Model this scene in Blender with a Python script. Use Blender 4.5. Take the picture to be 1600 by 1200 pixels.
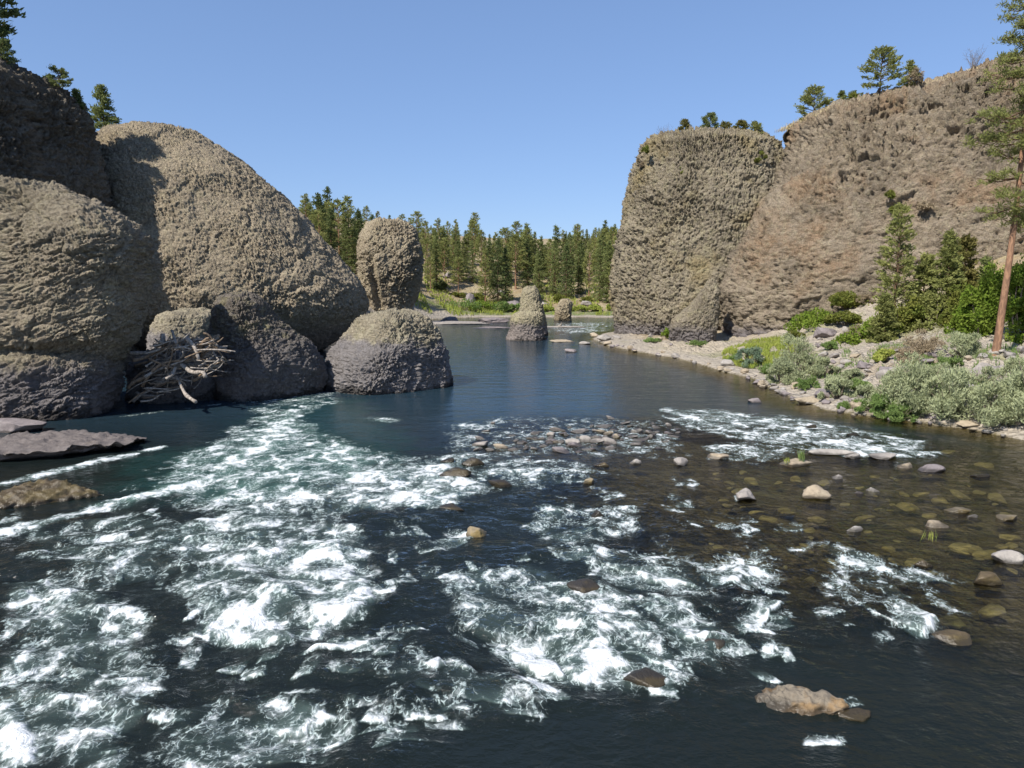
import bpy, math, random
import numpy as np
R = math.radians
for o in list(bpy.data.objects): bpy.data.objects.remove(o)
SC = bpy.context.scene
COL = SC.collection

# ------------------------------------------------------------------ camera
H = 9.0; F = 1110.0; HORIZON = 445.0
PITCH = math.atan((600 - HORIZON) / F)
cam = bpy.data.cameras.new('camera'); camo = bpy.data.objects.new('camera', cam); COL.objects.link(camo)
cam.sensor_width = 36; cam.lens = 36 * F / 1600; cam.clip_start = 0.1; cam.clip_end = 6000
camo.location = (0, 0, H); camo.rotation_euler = (R(90) - PITCH, 0, 0)
SC.camera = camo
# ------------------------------------------------------------------ light
SUN_EL = R(46); SUN_AZ = R(43)          # sun stands behind the camera, to the left
TO_SUN = np.array([-math.sin(SUN_AZ) * math.cos(SUN_EL), -math.cos(SUN_AZ) * math.cos(SUN_EL), math.sin(SUN_EL)])
W = bpy.data.worlds.new('World'); SC.world = W; W.use_nodes = True
nt = W.node_tree; nt.nodes.clear()
sky = nt.nodes.new('ShaderNodeTexSky'); sky.sky_type = 'NISHITA'; sky.sun_disc = False
sky.sun_elevation = SUN_EL; sky.sun_rotation = math.atan2(TO_SUN[0], TO_SUN[1])
sky.altitude = 500; sky.air_density = 1.0; sky.dust_density = 0.15; sky.ozone_density = 3.5
bg = nt.nodes.new('ShaderNodeBackground'); bg.inputs[1].default_value = 0.122
wo = nt.nodes.new('ShaderNodeOutputWorld')
gm = nt.nodes.new('ShaderNodeGamma'); gm.inputs[1].default_value = .55      # a hazier, flatter sky than the clear model's
tn = nt.nodes.new('ShaderNodeMix'); tn.data_type = 'RGBA'; tn.blend_type = 'MULTIPLY'; tn.inputs[0].default_value = 1; tn.inputs[7].default_value = (1, 1.25, 1.71, 1)
nt.links.new(sky.outputs[0], gm.inputs[0]); nt.links.new(gm.outputs[0], tn.inputs[6]); nt.links.new(tn.outputs[2], bg.inputs[0])
nt.links.new(bg.outputs[0], wo.inputs[0])
sl = bpy.data.lights.new('sun', 'SUN'); sl.energy = 5.0; sl.angle = R(0.5); sl.color = (1.0, 0.94, 0.85)
so = bpy.data.objects.new('sun', sl); COL.objects.link(so)
from mathutils import Vector, Matrix
so.rotation_euler = Vector(TO_SUN).to_track_quat('Z', 'Y').to_euler()
SC.view_settings.view_transform = 'Standard'; SC.view_settings.look = 'None'
SC.view_settings.exposure = 0.6; SC.view_settings.gamma = 1.0
SC.render.engine = 'CYCLES'
SC.cycles.max_bounces = 6; SC.cycles.transparent_max_bounces = 8
SC.cycles.use_denoising = True
SC.cycles.sample_clamp_indirect = 4.0

# ------------------------------------------------------------------ picture point -> place
FW = np.array([0, math.cos(PITCH), -math.sin(PITCH)]); UP = np.array([0, math.sin(PITCH), math.cos(PITCH)])
def ray(px, py): return FW + np.array([(px - 800) / F, 0, 0]) - UP * ((py - 600) / F)
def at_y(px, py, Y):
    d = ray(px, py); return np.array([0, 0, H]) + d * (Y / d[1])
def at_z(px, py, z=0.0):
    d = ray(px, py); return np.array([0, 0, H]) + d * ((z - H) / d[2])
def smooth(a, b, x):
    t = np.clip((x - a) / (b - a), 0, 1); return t * t * (3 - 2 * t)

# ------------------------------------------------------------------ noise
_rs = np.random.RandomState(7)
_G3 = _rs.normal(size=(32 * 32 * 32, 3)).astype(np.float32); _G3 /= np.linalg.norm(_G3, axis=1, keepdims=True)
_ang = _rs.rand(256 * 256).astype(np.float32) * 6.2831853
_G2 = np.stack([np.cos(_ang), np.sin(_ang)], 1)
def perlin2(x, y):
    x = np.asarray(x, np.float32); y = np.asarray(y, np.float32)
    ix = np.floor(x).astype(np.int32); iy = np.floor(y).astype(np.int32); fx = x - ix; fy = y - iy
    u = fx * fx * fx * (fx * (fx * 6 - 15) + 10); v = fy * fy * fy * (fy * (fy * 6 - 15) + 10)
    def g(a, b):
        q = _G2[((ix + a) & 255) * 256 + ((iy + b) & 255)]; return q[..., 0] * (fx - a) + q[..., 1] * (fy - b)
    n0 = g(0, 0); n0 += u * (g(1, 0) - n0); n1 = g(0, 1); n1 += u * (g(1, 1) - n1)
    return (n0 + v * (n1 - n0)) * 1.5
def fbm2(x, y, o=4, gain=.5):
    s = 0; a = 1; t = 0
    for k in range(o):
        s = s + a * perlin2(x * 2 ** k + 17.3 * k, y * 2 ** k - 9.1 * k); t += a; a *= gain
    return s / t
def perlin3(p):
    p = np.asarray(p, np.float32); i = np.floor(p).astype(np.int32); f = p - i
    w = f * f * f * (f * (f * 6 - 15) + 10); out = 0
    for a in (0, 1):
        for b in (0, 1):
            for c in (0, 1):
                g = _G3[((i[:, 0] + a) & 31) * 1024 + ((i[:, 1] + b) & 31) * 32 + ((i[:, 2] + c) & 31)]
                d = g[:, 0] * (f[:, 0] - a) + g[:, 1] * (f[:, 1] - b) + g[:, 2] * (f[:, 2] - c)
                k = (w[:, 0] if a else 1 - w[:, 0]) * (w[:, 1] if b else 1 - w[:, 1]) * (w[:, 2] if c else 1 - w[:, 2])
                out = out + d * k
    return out * 1.4
def fbm3(p, o=4, gain=.5):
    s = 0; a = 1; t = 0
    for k in range(o): s = s + a * perlin3(p * 2 ** k + 5.7 * k); t += a; a *= gain
    return s / t
_J = _rs.rand(32 * 32 * 32, 4).astype(np.float32)
def worley3(p):
    p = np.asarray(p, np.float32); i = np.floor(p).astype(np.int32); f = p - i
    f1 = np.full(len(p), 9., np.float32); f2 = f1.copy(); idr = np.zeros(len(p), np.float32)
    for a in (-1, 0, 1):
        for b in (-1, 0, 1):
            for c in (-1, 0, 1):
                j = _J[((i[:, 0] + a) & 31) * 1024 + ((i[:, 1] + b) & 31) * 32 + ((i[:, 2] + c) & 31)]
                d = (a + j[:, 0] - f[:, 0]) ** 2 + (b + j[:, 1] - f[:, 1]) ** 2 + (c + j[:, 2] - f[:, 2]) ** 2
                m = d < f1
                f2 = np.where(m, f1, np.minimum(f2, d)); idr = np.where(m, j[:, 3], idr); f1 = np.where(m, d, f1)
    return np.sqrt(f1), np.sqrt(f2), idr

# ------------------------------------------------------------------ meshes
def mesh_np(name, v, faces, mats=None, mi=None, smooth_shade=True):
    """faces: int array (n,3) or (n,4), or a list of such arrays"""
    me = bpy.data.meshes.new(name)
    fl = faces if isinstance(faces, list) else [faces]
    fl = [np.asarray(q, np.int32) for q in fl if len(q)]
    v = np.asarray(v, np.float32)
    me.vertices.add(len(v)); me.vertices.foreach_set('co', v.ravel())
    loops = np.concatenate([q.ravel() for q in fl]); cnt = np.concatenate([np.full(len(q), q.shape[1], np.int32) for q in fl])
    me.loops.add(len(loops)); me.loops.foreach_set('vertex_index', loops)
    me.polygons.add(len(cnt)); st = np.concatenate([[0], np.cumsum(cnt)[:-1]]).astype(np.int32)
    me.polygons.foreach_set('loop_start', st); me.polygons.foreach_set('loop_total', cnt)
    if smooth_shade: me.polygons.foreach_set('use_smooth', np.ones(len(cnt), bool))
    for m in (mats or []): me.materials.append(m)
    if mi is not None: me.polygons.foreach_set('material_index', np.asarray(mi, np.int32))
    me.update(calc_edges=True); me.validate()
    return me
def attr(me, name, val):
    a = me.attributes.new(name, 'FLOAT', 'POINT'); a.data.foreach_set('value', np.asarray(val, np.float32))
def attr3(me, name, val):
    a = me.attributes.new(name, 'FLOAT_COLOR', 'POINT')
    c = np.ones((len(val), 4), np.float32); c[:, :3] = val; a.data.foreach_set('color', c.ravel())
def tag(o, label=None, cat=None, group=None, kind=None):
    if label: o['label'] = label
    if cat: o['category'] = cat
    if group: o['group'] = group
    if kind: o['kind'] = kind
    return o
def link(name, me, parent=None, loc=None, rotz=0, scale=None):
    o = bpy.data.objects.new(name, me); COL.objects.link(o)
    if parent: o.parent = parent
    if loc is not None: o.location = [float(q) for q in loc]
    if rotz: o.rotation_euler = (0, 0, rotz)
    if scale is not None: o.scale = scale if hasattr(scale, '__len__') else (scale,) * 3
    return o
def empty(name, loc, rotz=0, scale=1):
    o = link(name, None, None, loc, rotz, scale); o.empty_display_size = .3; return o
def grid_faces(nr, nc, wrap=False):
    r = np.arange(nr - 1)[:, None]; c = np.arange(nc if wrap else nc - 1)[None, :]; c2 = (c + 1) % nc
    return np.stack(np.broadcast_arrays(r * nc + c, r * nc + c2, (r + 1) * nc + c2, (r + 1) * nc + c), -1).reshape(-1, 4)
ORD = 'first second third fourth fifth sixth seventh eighth ninth tenth eleventh twelfth thirteenth fourteenth fifteenth sixteenth seventeenth eighteenth nineteenth twentieth'.split()
TENS = {2: 'twenty', 3: 'thirty', 4: 'forty', 5: 'fifty', 6: 'sixty', 7: 'seventy', 8: 'eighty', 9: 'ninety'}
def ordinal(n):
    if n <= 20: return ORD[n - 1]
    t, u = divmod(n, 10)
    if t > 9: return 'hundred and ' + ordinal(n - 100) if n > 100 else 'hundredth'
    return TENS[t][:-1] + 'ieth' if u == 0 else TENS[t] + '-' + ORD[u - 1]

# ------------------------------------------------------------------ materials
class NT:
    def __init__(s, name):
        s.m = bpy.data.materials.new(name); s.m.use_nodes = True; s.t = s.m.node_tree; s.t.nodes.clear()
        s.out = s.n('OutputMaterial')
    def n(s, kind, **kw):
        q = s.t.nodes.new('ShaderNode' + kind)
        for k, v in kw.items():
            if hasattr(q, k): setattr(q, k, v)
        return q
    def l(s, a, b): s.t.links.new(a, b)
    def setin(s, sock, v):
        if isinstance(v, bpy.types.NodeSocket): s.l(v, sock)
        else: sock.default_value = v
    def noise(s, vec, scale, detail=4, rough=.55, dist=0.):
        q = s.n('TexNoise'); s.l(vec, q.inputs['Vector']); q.inputs['Scale'].default_value = scale
        q.inputs['Detail'].default_value = detail; q.inputs['Roughness'].default_value = rough; q.inputs['Distortion'].default_value = dist
        return q.outputs['Fac']
    def vor(s, vec, scale, feature='F1', out='Distance', rnd=1.):
        q = s.n('TexVoronoi'); q.feature = feature; s.l(vec, q.inputs['Vector']); q.inputs['Scale'].default_value = scale
        q.inputs['Randomness'].default_value = rnd
        return q.outputs[out]
    def ramp(s, fac, stops):
        q = s.n('ValToRGB'); s.l(fac, q.inputs[0]); e = q.color_ramp.elements
        while len(e) < len(stops): e.new(.5)
        for k, (p, c) in enumerate(stops):
            e[k].position = p; e[k].color = (*c, 1) if len(c) == 3 else c
        return q.outputs[0]
    def sm(s, fac, a, b):
        q = s.n('MapRange'); q.interpolation_type = 'SMOOTHSTEP'; s.l(fac, q.inputs[0]); q.inputs[1].default_value = a; q.inputs[2].default_value = b
        return q.outputs[0]
    def mix(s, f, a, b, mode='MIX'):
        q = s.n('Mix'); q.data_type = 'RGBA'; q.blend_type = mode
        s.setin(q.inputs[0], f); s.setin(q.inputs[6], a if not isinstance(a, tuple) else (*a, 1)); s.setin(q.inputs[7], b if not isinstance(b, tuple) else (*b, 1))
        return q.outputs[2]
    def math(s, op, a, b=0., c=0.):
        q = s.n('Math'); q.operation = op; s.setin(q.inputs[0], a); s.setin(q.inputs[1], b); s.setin(q.inputs[2], c); return q.outputs[0]
    def attr(s, name, kind='Fac'):
        q = s.n('Attribute'); q.attribute_name = name; return q.outputs[kind]
    def coord(s, which='Object'): return s.n('TexCoord').outputs[which]
    def pos(s): return s.n('NewGeometry').outputs['Position']
    def mapping(s, vec, scale=(1, 1, 1), rot=(0, 0, 0)):
        q = s.n('Mapping'); s.l(vec, q.inputs[0]); q.inputs['Scale'].default_value = scale; q.inputs['Rotation'].default_value = rot; return q.outputs[0]
    def bump(s, h, strength, dist, normal=None):
        q = s.n('Bump'); s.l(h, q.inputs['Height']); q.inputs['Strength'].default_value = strength; q.inputs['Distance'].default_value = dist
        if normal is not None: s.l(normal, q.inputs['Normal'])
        return q.outputs[0]
    def bsdf(s, col, rough=.8, normal=None, spec=.3):
        q = s.n('BsdfPrincipled'); s.setin(q.inputs['Base Color'], col if not isinstance(col, tuple) else (*col, 1)); s.setin(q.inputs['Roughness'], rough)
        q.inputs['Specular IOR Level'].default_value = spec
        if normal is not None: s.l(normal, q.inputs['Normal'])
        return q.outputs[0]
    def done(s, sh): s.l(sh, s.out.inputs[0]); return s.m

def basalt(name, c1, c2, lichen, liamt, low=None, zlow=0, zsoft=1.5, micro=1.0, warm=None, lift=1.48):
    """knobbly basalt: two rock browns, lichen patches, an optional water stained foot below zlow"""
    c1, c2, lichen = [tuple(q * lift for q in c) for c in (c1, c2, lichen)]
    t = NT(name); p = t.pos()
    n1 = t.noise(p, .16, 5, .6); n2 = t.noise(p, 1.3, 5, .65); n3 = t.noise(p, 5.0, 4, .6)
    col = t.mix(t.sm(n1, .35, .65), c1, c2)
    if warm: col = t.mix(t.sm(t.noise(p, .11, 5, .6), .48, .66), col, warm)
    col = t.mix(t.math('MULTIPLY', t.sm(n2, .45, .7), liamt), col, lichen)
    col = t.mix(t.sm(n3, .32, .6), t.mix(.5, col, (.045, .038, .03)), col)
    n4 = t.noise(t.mapping(p, (1, 1, 1.6)), 1.9 * micro, 7, .78)
    col = t.mix(t.math('MULTIPLY', t.sm(n4, .52, .66), .5), col, t.mix(.35, (.06, .05, .042), col))
    spots = t.sm(t.vor(p, 3.1), .16, .05)
    col = t.mix(t.math('MULTIPLY', spots, .35), col, (.36, .34, .27))
    if low:
        z = t.n('SeparateXYZ'); t.l(p, z.inputs[0])
        zz = t.math('ADD', z.outputs[2], t.math('ADD', t.math('MULTIPLY', t.math('SUBTRACT', n2, .5), 2.2), t.math('MULTIPLY', t.math('SUBTRACT', n1, .5), 3.)))
        lc = t.mix(t.sm(n3, .3, .7), low, tuple(q * 1.5 for q in low))
        col = t.mix(t.sm(zz, zlow + zsoft * .5, zlow - zsoft * .5), col, lc)
        wet = t.sm(zz, .55, .1)
        col = t.mix(wet, col, t.mix(.7, col, (.012, .011, .009)))
    v = t.vor(t.mapping(p, (1, 1, 1.35)), 2.6 * micro, 'F1'); v2 = t.vor(p, 7.5 * micro, 'F1')
    hgt = t.math('ADD', t.math('MULTIPLY', v, -.3), t.math('ADD', t.math('MULTIPLY', v2, -.25), t.math('MULTIPLY', t.noise(t.mapping(p, (1, 1, 1.5)), 4.2 * micro, 8, .78), 1.7)))
    return t.done(t.bsdf(col, .9, t.bump(hgt, 1., .20 / micro), .2))

M = {}
M['boulder'] = basalt('boulder_basalt', (.27, .225, .165), (.22, .19, .14), (.29, .26, .17), .5, (.165, .15, .147), 3.7, 1.6)
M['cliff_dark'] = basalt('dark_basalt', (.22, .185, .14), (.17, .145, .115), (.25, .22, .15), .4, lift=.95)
M['dome'] = basalt('dome_basalt', (.29, .24, .17), (.24, .2, .145), (.30, .265, .17), .5, (.2, .185, .17), 4.0, 3.0, .8)
M['dark_fin'] = basalt('fin_basalt', (.17, .145, .12), (.13, .115, .1), (.27, .25, .1), .35, (.135, .122, .115), 5.0, 2.0)  # dark browns, greyer towards the foot
M['centre'] = basalt('rounded_basalt', (.28, .245, .18), (.24, .21, .155), (.31, .29, .19), .5, (.19, .175, .17), 4.1, .8)
M['pillar'] = basalt('pillar_basalt', (.28, .235, .165), (.24, .2, .145), (.31, .28, .18), .5, (.2, .165, .11), 2., 2, .7)
M['pitcher'] = basalt('pitcher_basalt', (.27, .24, .165), (.23, .2, .14), (.32, .3, .17), .5, (.19, .165, .15), 2.6, 1.2, .8)
M['cliff'] = basalt('cliff_basalt', (.30, .245, .18), (.205, .168, .125), (.34, .30, .20), .5, (.14, .125, .125), 2.4, 2.5, .7, (.32, .225, .145), 1.22)
M['cliff_grey'] = basalt('cliff_grey_basalt', (.28, .24, .175), (.205, .175, .13), (.34, .31, .19), .6, (.14, .125, .12), 2.6, 2.5, .7, (.30, .24, .13), 1.26)

# ------------------------------------------------------------------ rocks
def knobs(P, N, amp, cell, aniso=(1, 1, 1), seed=0, big=0., bigs=8., ampmap=None, tilt=0.):
    """rough broken basalt: big swells, then angular lumps of several sizes with sharp creases between"""
    Q = P + seed * 7.31
    d = big * fbm3(Q / bigs, 4, .5)
    if big:                                              # broken blocks with cracks between
        b1, b2, bid = worley3(Q / (bigs * .5) + .8 * np.stack([fbm3(Q / bigs * 1.6 + 9, 4), fbm3(Q / bigs * 1.6 + 19, 4), fbm3(Q / bigs * 1.6 + 29, 4)], 1))
        brk = smooth(-.15, .35, fbm3(Q / bigs * .8 + 47, 2)); d = d + big * (.7 * (bid - .5) * smooth(0, .16, b2 - b1) - .22 * smooth(.05, 0, b2 - b1) * brk)
    q = Q.copy()
    if tilt:
        c, s = math.cos(tilt), math.sin(tilt); x = q[:, 0] * c + q[:, 2] * s; q[:, 2] = -q[:, 0] * s + q[:, 2] * c; q[:, 0] = x
    q = q / (cell * np.array(aniso, np.float32))
    wv = np.stack([fbm3(q * .5 + 3.1, 2), fbm3(q * .5 + 11.7, 2), fbm3(q * .5 + 23.9, 2)], 1)
    q = q + .9 * wv
    k = 0; a = 1.
    for f, a in ((.26, .6), (.8, .36), (1.7, .7), (3.3, .62)):
        f1, f2, idr = worley3(q * f + 9.3 * f)
        k = k + a * (smooth(0, .3, f2 - f1) * .45 + 1.1 * (idr - .5) - .4 * f1)
    crease = np.abs(perlin3(q * .55 + 40)) + .5 * np.abs(perlin3(q * 1.3 + 50)) + .28 * np.abs(perlin3(q * 2.9 + 60))
    patch = .55 + .9 * smooth(-.35, .45, fbm3(q * .09 + 2.2, 3))
    qs = q * np.array([.9, .9, 1.7], np.float32)
    pit = smooth(.16, .42, fbm3(qs * 1.1 + 70, 3)) + .7 * smooth(.18, .4, fbm3(qs * 2.3 + 90, 2))
    k = (.85 * k + 1.1 * (crease - .5) + .5 * fbm3(q * 4. + 3, 2) - 1.15 * pit) * patch
    aa = amp if ampmap is None else amp * ampmap
    return P + N * (d + aa * k)[:, None]
def grid_normals(G, wrap=True):
    if wrap: du = np.roll(G, -1, 1) - np.roll(G, 1, 1)
    else: du = np.gradient(G, axis=1)
    dv = np.gradient(G, axis=0)
    n = np.cross(du, dv); l = np.linalg.norm(n, axis=2, keepdims=True); return n / np.maximum(l, 1e-9)
def rock(name, label, cat, slices, D, depth, mat, nu=260, nv=150, amp=.25, cell=.6, n=2.6, seed=1, aniso=(1, 1, 1), big=.6, bigs=8.,
         zbot=-1.2, tilt=0., off=None, group=None, carve=None, ampz=None, yaw=0., turn=0.):
    """a rock body: its outline (picture rows) stands in the plane at distance D, and every row is a full rounded loop of its own depth"""
    mid = .5 * (min(s[1] for s in slices) + max(s[2] for s in slices))
    mid = np.clip(mid, -300, 1900)
    c0 = at_y(mid, HORIZON, D); b = np.array([c0[0], c0[1], 0]); b /= np.linalg.norm(b)
    dist = np.dot(c0, b); t_ = R(turn); b = np.array([b[0] * math.cos(t_) - b[1] * math.sin(t_), b[0] * math.sin(t_) + b[1] * math.cos(t_), 0]); dist = np.dot(c0, b)
    e1 = np.array([b[1], -b[0], 0])
    def hit(px, py):
        d = ray(px, py); tt = dist / np.dot(d, b); return np.array([0, 0, H]) + d * tt
    rows = []
    for s in slices:
        L = hit(s[1], s[0]); Rr = hit(s[2], s[0])
        rows.append([.5 * (L[2] + Rr[2]), .5 * (np.dot(L, e1) + np.dot(Rr, e1)), .5 * (np.dot(Rr, e1) - np.dot(L, e1)), s[3] if len(s) > 3 else 1.])
    rows = np.array(rows)
    amax = rows[:, 2].max()
    dep = depth * np.clip(rows[:, 2] / amax, 0, 1) ** .75 * rows[:, 3]
    z, cc, a = rows[:, 0], rows[:, 1], rows[:, 2]
    if z[-1] > zbot: z = np.append(z, zbot); cc = np.append(cc, cc[-1]); a = np.append(a, a[-1] * .98); dep = np.append(dep, dep[-1] * .98)
    z = np.insert(z, 0, z[0] + .02 * a[0]); cc = np.insert(cc, 0, cc[0]); a = np.insert(a, 0, a[0] * .03); dep = np.insert(dep, 0, dep[0] * .03)
    s = np.concatenate([[0], np.cumsum(np.hypot(np.diff(z), np.maximum(np.abs(np.diff(a)), np.abs(np.diff(dep)))))])
    ss = np.linspace(0, s[-1], nv * 4)
    ker = np.exp(-np.linspace(-2, 2, 17) ** 2); ker /= ker.sum()
    def rs(q):
        y = np.interp(ss, s, q); yp = np.pad(y, 8, mode='edge'); yp[:8] = 2 * y[0] - y[8:0:-1]; return np.convolve(yp, ker, 'valid')[::4]
    z, cc, a, dep = rs(z), rs(cc), np.maximum(rs(a), .01), np.maximum(rs(dep), .01)
    # more columns on the side that faces the river
    w = np.linspace(0, 1, nu, endpoint=False)
    th = 2 * np.pi * (w - .105 * np.sin(2 * np.pi * w) / 1.0 * -1)
    th = th + yaw
    th = th - np.pi / 2 + np.pi      # density is lowest near w=0 side; turned so that side is the back
    ct, st = np.cos(th), np.sin(th)
    ex = np.sign(ct) * np.abs(ct) ** (2 / n); ey = np.sign(st) * np.abs(st) ** (2 / n)
    X = cc[:, None] + a[:, None] * ex[None]; Yl = (dep[:, None] * ey[None]) + (0 if off is None else np.interp(z, *off)[:, None])
    G = e1[None, None] * X[..., None] + b[None, None] * (dist + Yl)[..., None]
    G[..., 2] = z[:, None]
    N = grid_normals(G)
    ctr = G.mean(1, keepdims=True)
    if np.mean(np.sum(N * (G - ctr), 2)) < 0: N = -N
    P = G.reshape(-1, 3).astype(np.float32); N = N.reshape(-1, 3)
    am = None if ampz is None else np.interp(P[:, 2], *ampz).astype(np.float32)
    P = knobs(P, N, amp, cell, aniso, seed, big, bigs, am, tilt)
    if carve: P = carve(P, N)
    f = grid_faces(nv, nu, True)
    top = P[:nu].mean(0, keepdims=True); k = len(P)
    P = np.concatenate([P, top]); i = np.arange(nu)
    f3 = np.stack([np.full(nu, k), (i + 1) % nu, i], 1)
    if np.mean(np.sum(np.cross(P[f[:, 1]] - P[f[:, 0]], P[f[:, 3]] - P[f[:, 0]]) * N[f[:, 0]], 1)) < 0: f = f[:, ::-1]; f3 = f3[:, ::-1]
    base = np.array([P[:, 0].mean(), P[:, 1].mean(), 0.])
    me = mesh_np(name, P - base, [f, f3], [mat])
    return tag(link(name, me, None, base), label, cat, group, 'thing')

rock('basalt_boulder', 'massive rough brown boulder with a purplish undercut foot beside the rapids', 'boulder',
     [(283, -30, 30), (289, -62, 74), (299, -84, 112), (315, -98, 148), (333, -104, 178), (351, -106, 202), (369, -108, 219), (390, -108, 225), (430, -108, 224), (470, -108, 219, .98), (508, -108, 211, .97), (528, -108, 202, .93),
      (537, -106, 190, .70), (547, -106, 185, .66), (558, -108, 182, .82), (575, -110, 180, .93), (610, -112, 172, 1.), (645, -114, 162, 1.03), (672, -114, 154, 1.05), (690, -114, 148, 1.05)],
     50, 3.8, M['boulder'], 720, 360, .18, .56, 4.0, 1, (2.1, 1.5, .52), .8, 6., tilt=.3, turn=-34)
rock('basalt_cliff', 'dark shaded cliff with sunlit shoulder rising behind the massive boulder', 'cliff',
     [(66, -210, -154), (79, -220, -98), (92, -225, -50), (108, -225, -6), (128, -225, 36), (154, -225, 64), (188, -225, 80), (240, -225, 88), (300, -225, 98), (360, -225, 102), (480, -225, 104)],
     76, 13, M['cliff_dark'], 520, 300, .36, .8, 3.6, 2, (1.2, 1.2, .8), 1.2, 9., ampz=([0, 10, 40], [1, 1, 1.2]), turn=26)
rock('basalt_dome', 'huge tan basalt dome sloping down to an overhanging nose over the river', 'rock dome',
     [(205, 232, 282), (209, 200, 302), (216, 172, 322), (230, 150, 345), (260, 138, 388), (290, 132, 428), (330, 128, 468), (370, 128, 502), (410, 130, 536), (435, 135, 553), (455, 140, 563), (472, 150, 567), (486, 160, 564),
      (500, 172, 556, .96), (516, 190, 540, .9), (532, 205, 518, .85), (548, 215, 498, .8), (570, 220, 488, .78)],
     98, 19, M['dome'], 760, 420, .20, .48, 2.6, 3, (1, 1, .9), .9, 10., carve=None)
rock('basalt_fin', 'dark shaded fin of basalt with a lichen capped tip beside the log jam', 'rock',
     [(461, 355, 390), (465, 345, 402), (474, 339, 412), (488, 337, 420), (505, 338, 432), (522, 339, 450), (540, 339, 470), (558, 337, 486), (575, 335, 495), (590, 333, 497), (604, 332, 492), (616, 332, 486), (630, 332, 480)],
     60, 4.2, M['dark_fin'], 340, 210, .15, .42, 3.2, 4, (1.1, 1.1, .8), .55, 4., turn=30)
rock('sunlit_rock', 'pale sunlit rock wedged behind the log jam below the dome', 'rock',
     [(484, 290, 320), (487, 262, 333), (494, 246, 338), (506, 238, 341), (525, 232, 343), (560, 228, 345)],
     75, 3.5, M['centre'], 220, 110, .14, .5, 2.8, 5, (1, 1, .8), .3, 3.)
rock('hollow_shade_rock', 'added low dark rock standing in for the shaded hollow under the log jam', 'rock',
     [(548, 240, 322), (553, 222, 334), (562, 208, 342), (580, 200, 347), (605, 198, 349), (640, 198, 349)], 57.5, 3.4, M['dark_fin'], 240, 120, .2, .5, 2.8, 15, (1, 1, .8), .5, 3.)  # added dark rock: stands in for the hollow's shade and carries the jam
rock('round_boulder', 'rounded two tone boulder standing midstream below the rock pillar', 'boulder',
     [(487, 592, 628), (491, 582, 640), (498, 573, 651), (509, 566, 660), (522, 559, 667), (533, 553, 670), (541, 543, 671), (550, 536, 672), (566, 531, 673), (582, 528, 674), (596, 530, 674), (610, 534, 672), (640, 538, 670)],
     63.5, 4.5, M['centre'], 460, 260, .16, .40, 3.6, 6, (1, 1, .9), .7, 4.5, turn=38)
def groove(P, N):
    c = at_y(584, 445, 160)
    d = np.abs(P[:, 0] - (c[0] + .18 * (14 - P[:, 2]) * .6)); m = smooth(1.3, .2, d) * smooth(17, 12, P[:, 2]) * smooth(-1, 4, P[:, 2]) * (P[:, 1] < 164)
    return P + np.array([0, 1.6, 0], np.float32) * m[:, None]
rock('rock_pillar', 'tall standing basalt pillar with a vertical cleft in front of the forest', 'rock pillar',
     [(343, 594, 622), (346, 583, 632), (352, 573, 641), (362, 566, 648), (380, 561, 655), (400, 559, 659), (425, 560, 660), (445, 563, 657), (462, 568, 651), (478, 574, 644), (492, 578, 640), (500, 578, 640)],
     165, 7.2, M['pillar'], 300, 200, .46, .8, 3.0, 7, (1, 1, 1), .9, 7., carve=groove)
rock('rock_buttress', 'orange tinted rock buttress leaning on the left foot of the rock pillar', 'rock',
     [(425, 556, 566), (440, 553, 580), (460, 552, 592), (480, 552, 600), (500, 552, 606)], 168, 5, M['cliff'], 120, 70, .35, 1.0, 2.4, 8, (1, 1, 1), .6, 5.)
rock('pitcher_rock', 'squat rounded rock midstream with pale rim at the waterline', 'rock',
     [(487, 811, 839), (490, 804, 846), (495, 799, 850), (502, 797, 851), (511, 797, 851), (520, 796, 850), (526, 794, 850), (531, 791, 851), (540, 790, 851)],
     118, 3.2, M['pitcher'], 200, 120, .17, .55, 2.5, 9, (1, 1, 1), .35, 3.)
rock('leaning_rock', 'tapering lichen topped rock leaning behind the squat midstream rock', 'rock',
     [(448, 823, 836), (451, 818, 840), (457, 815, 843), (468, 814, 846), (482, 813, 850), (495, 812, 853), (507, 812, 855), (520, 812, 856)],
     129, 3.2, M['pitcher'], 180, 120, .17, .55, 2.5, 10, (1, 1, 1), .35, 3.)
rock('river_rock', 'small upright grey rock standing near the far gravel shore', 'rock',
     [(467, 879, 889), (470, 874, 893), (476, 871, 895), (484, 869, 894), (492, 868, 893), (499, 867, 892), (506, 867, 892)],
     182, 2.4, M['pillar'], 120, 80, .22, .7, 2.5, 11, (1, 1, 1), .4, 3.)
rock('flat_topped_cliff', 'flat topped grey brown cliff standing straight out of the river', 'cliff',
     [(219, 1030, 1190, .9), (223, 1016, 1202, .94), (234, 1004, 1216), (260, 995, 1228), (300, 982, 1240), (350, 971, 1248), (400, 964, 1256), (440, 960, 1262), (480, 960, 1264), (515, 963, 1262), (530, 966, 1260)],
     131, 17, M['cliff_grey'], 600, 360, .44, .72, 2.6, 12, (1, 1, 1.1), 1.1, 9., ampz=([0, 22, 31, 36], [1, 1, 1.35, 1.2]))
rock('leaning_slab', 'leaning grey slab of basalt at the crack between the two cliffs', 'rock',
     [(435, 1107, 1117), (442, 1102, 1120), (455, 1095, 1122), (472, 1084, 1123), (488, 1064, 1123), (500, 1050, 1122), (512, 1045, 1121), (525, 1047, 1120), (540, 1050, 1118)],
     108.5, 2.6, M['cliff_grey'], 200, 130, .22, .7, 2.6, 13, (1, 1, 1), .35, 3.)

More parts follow.
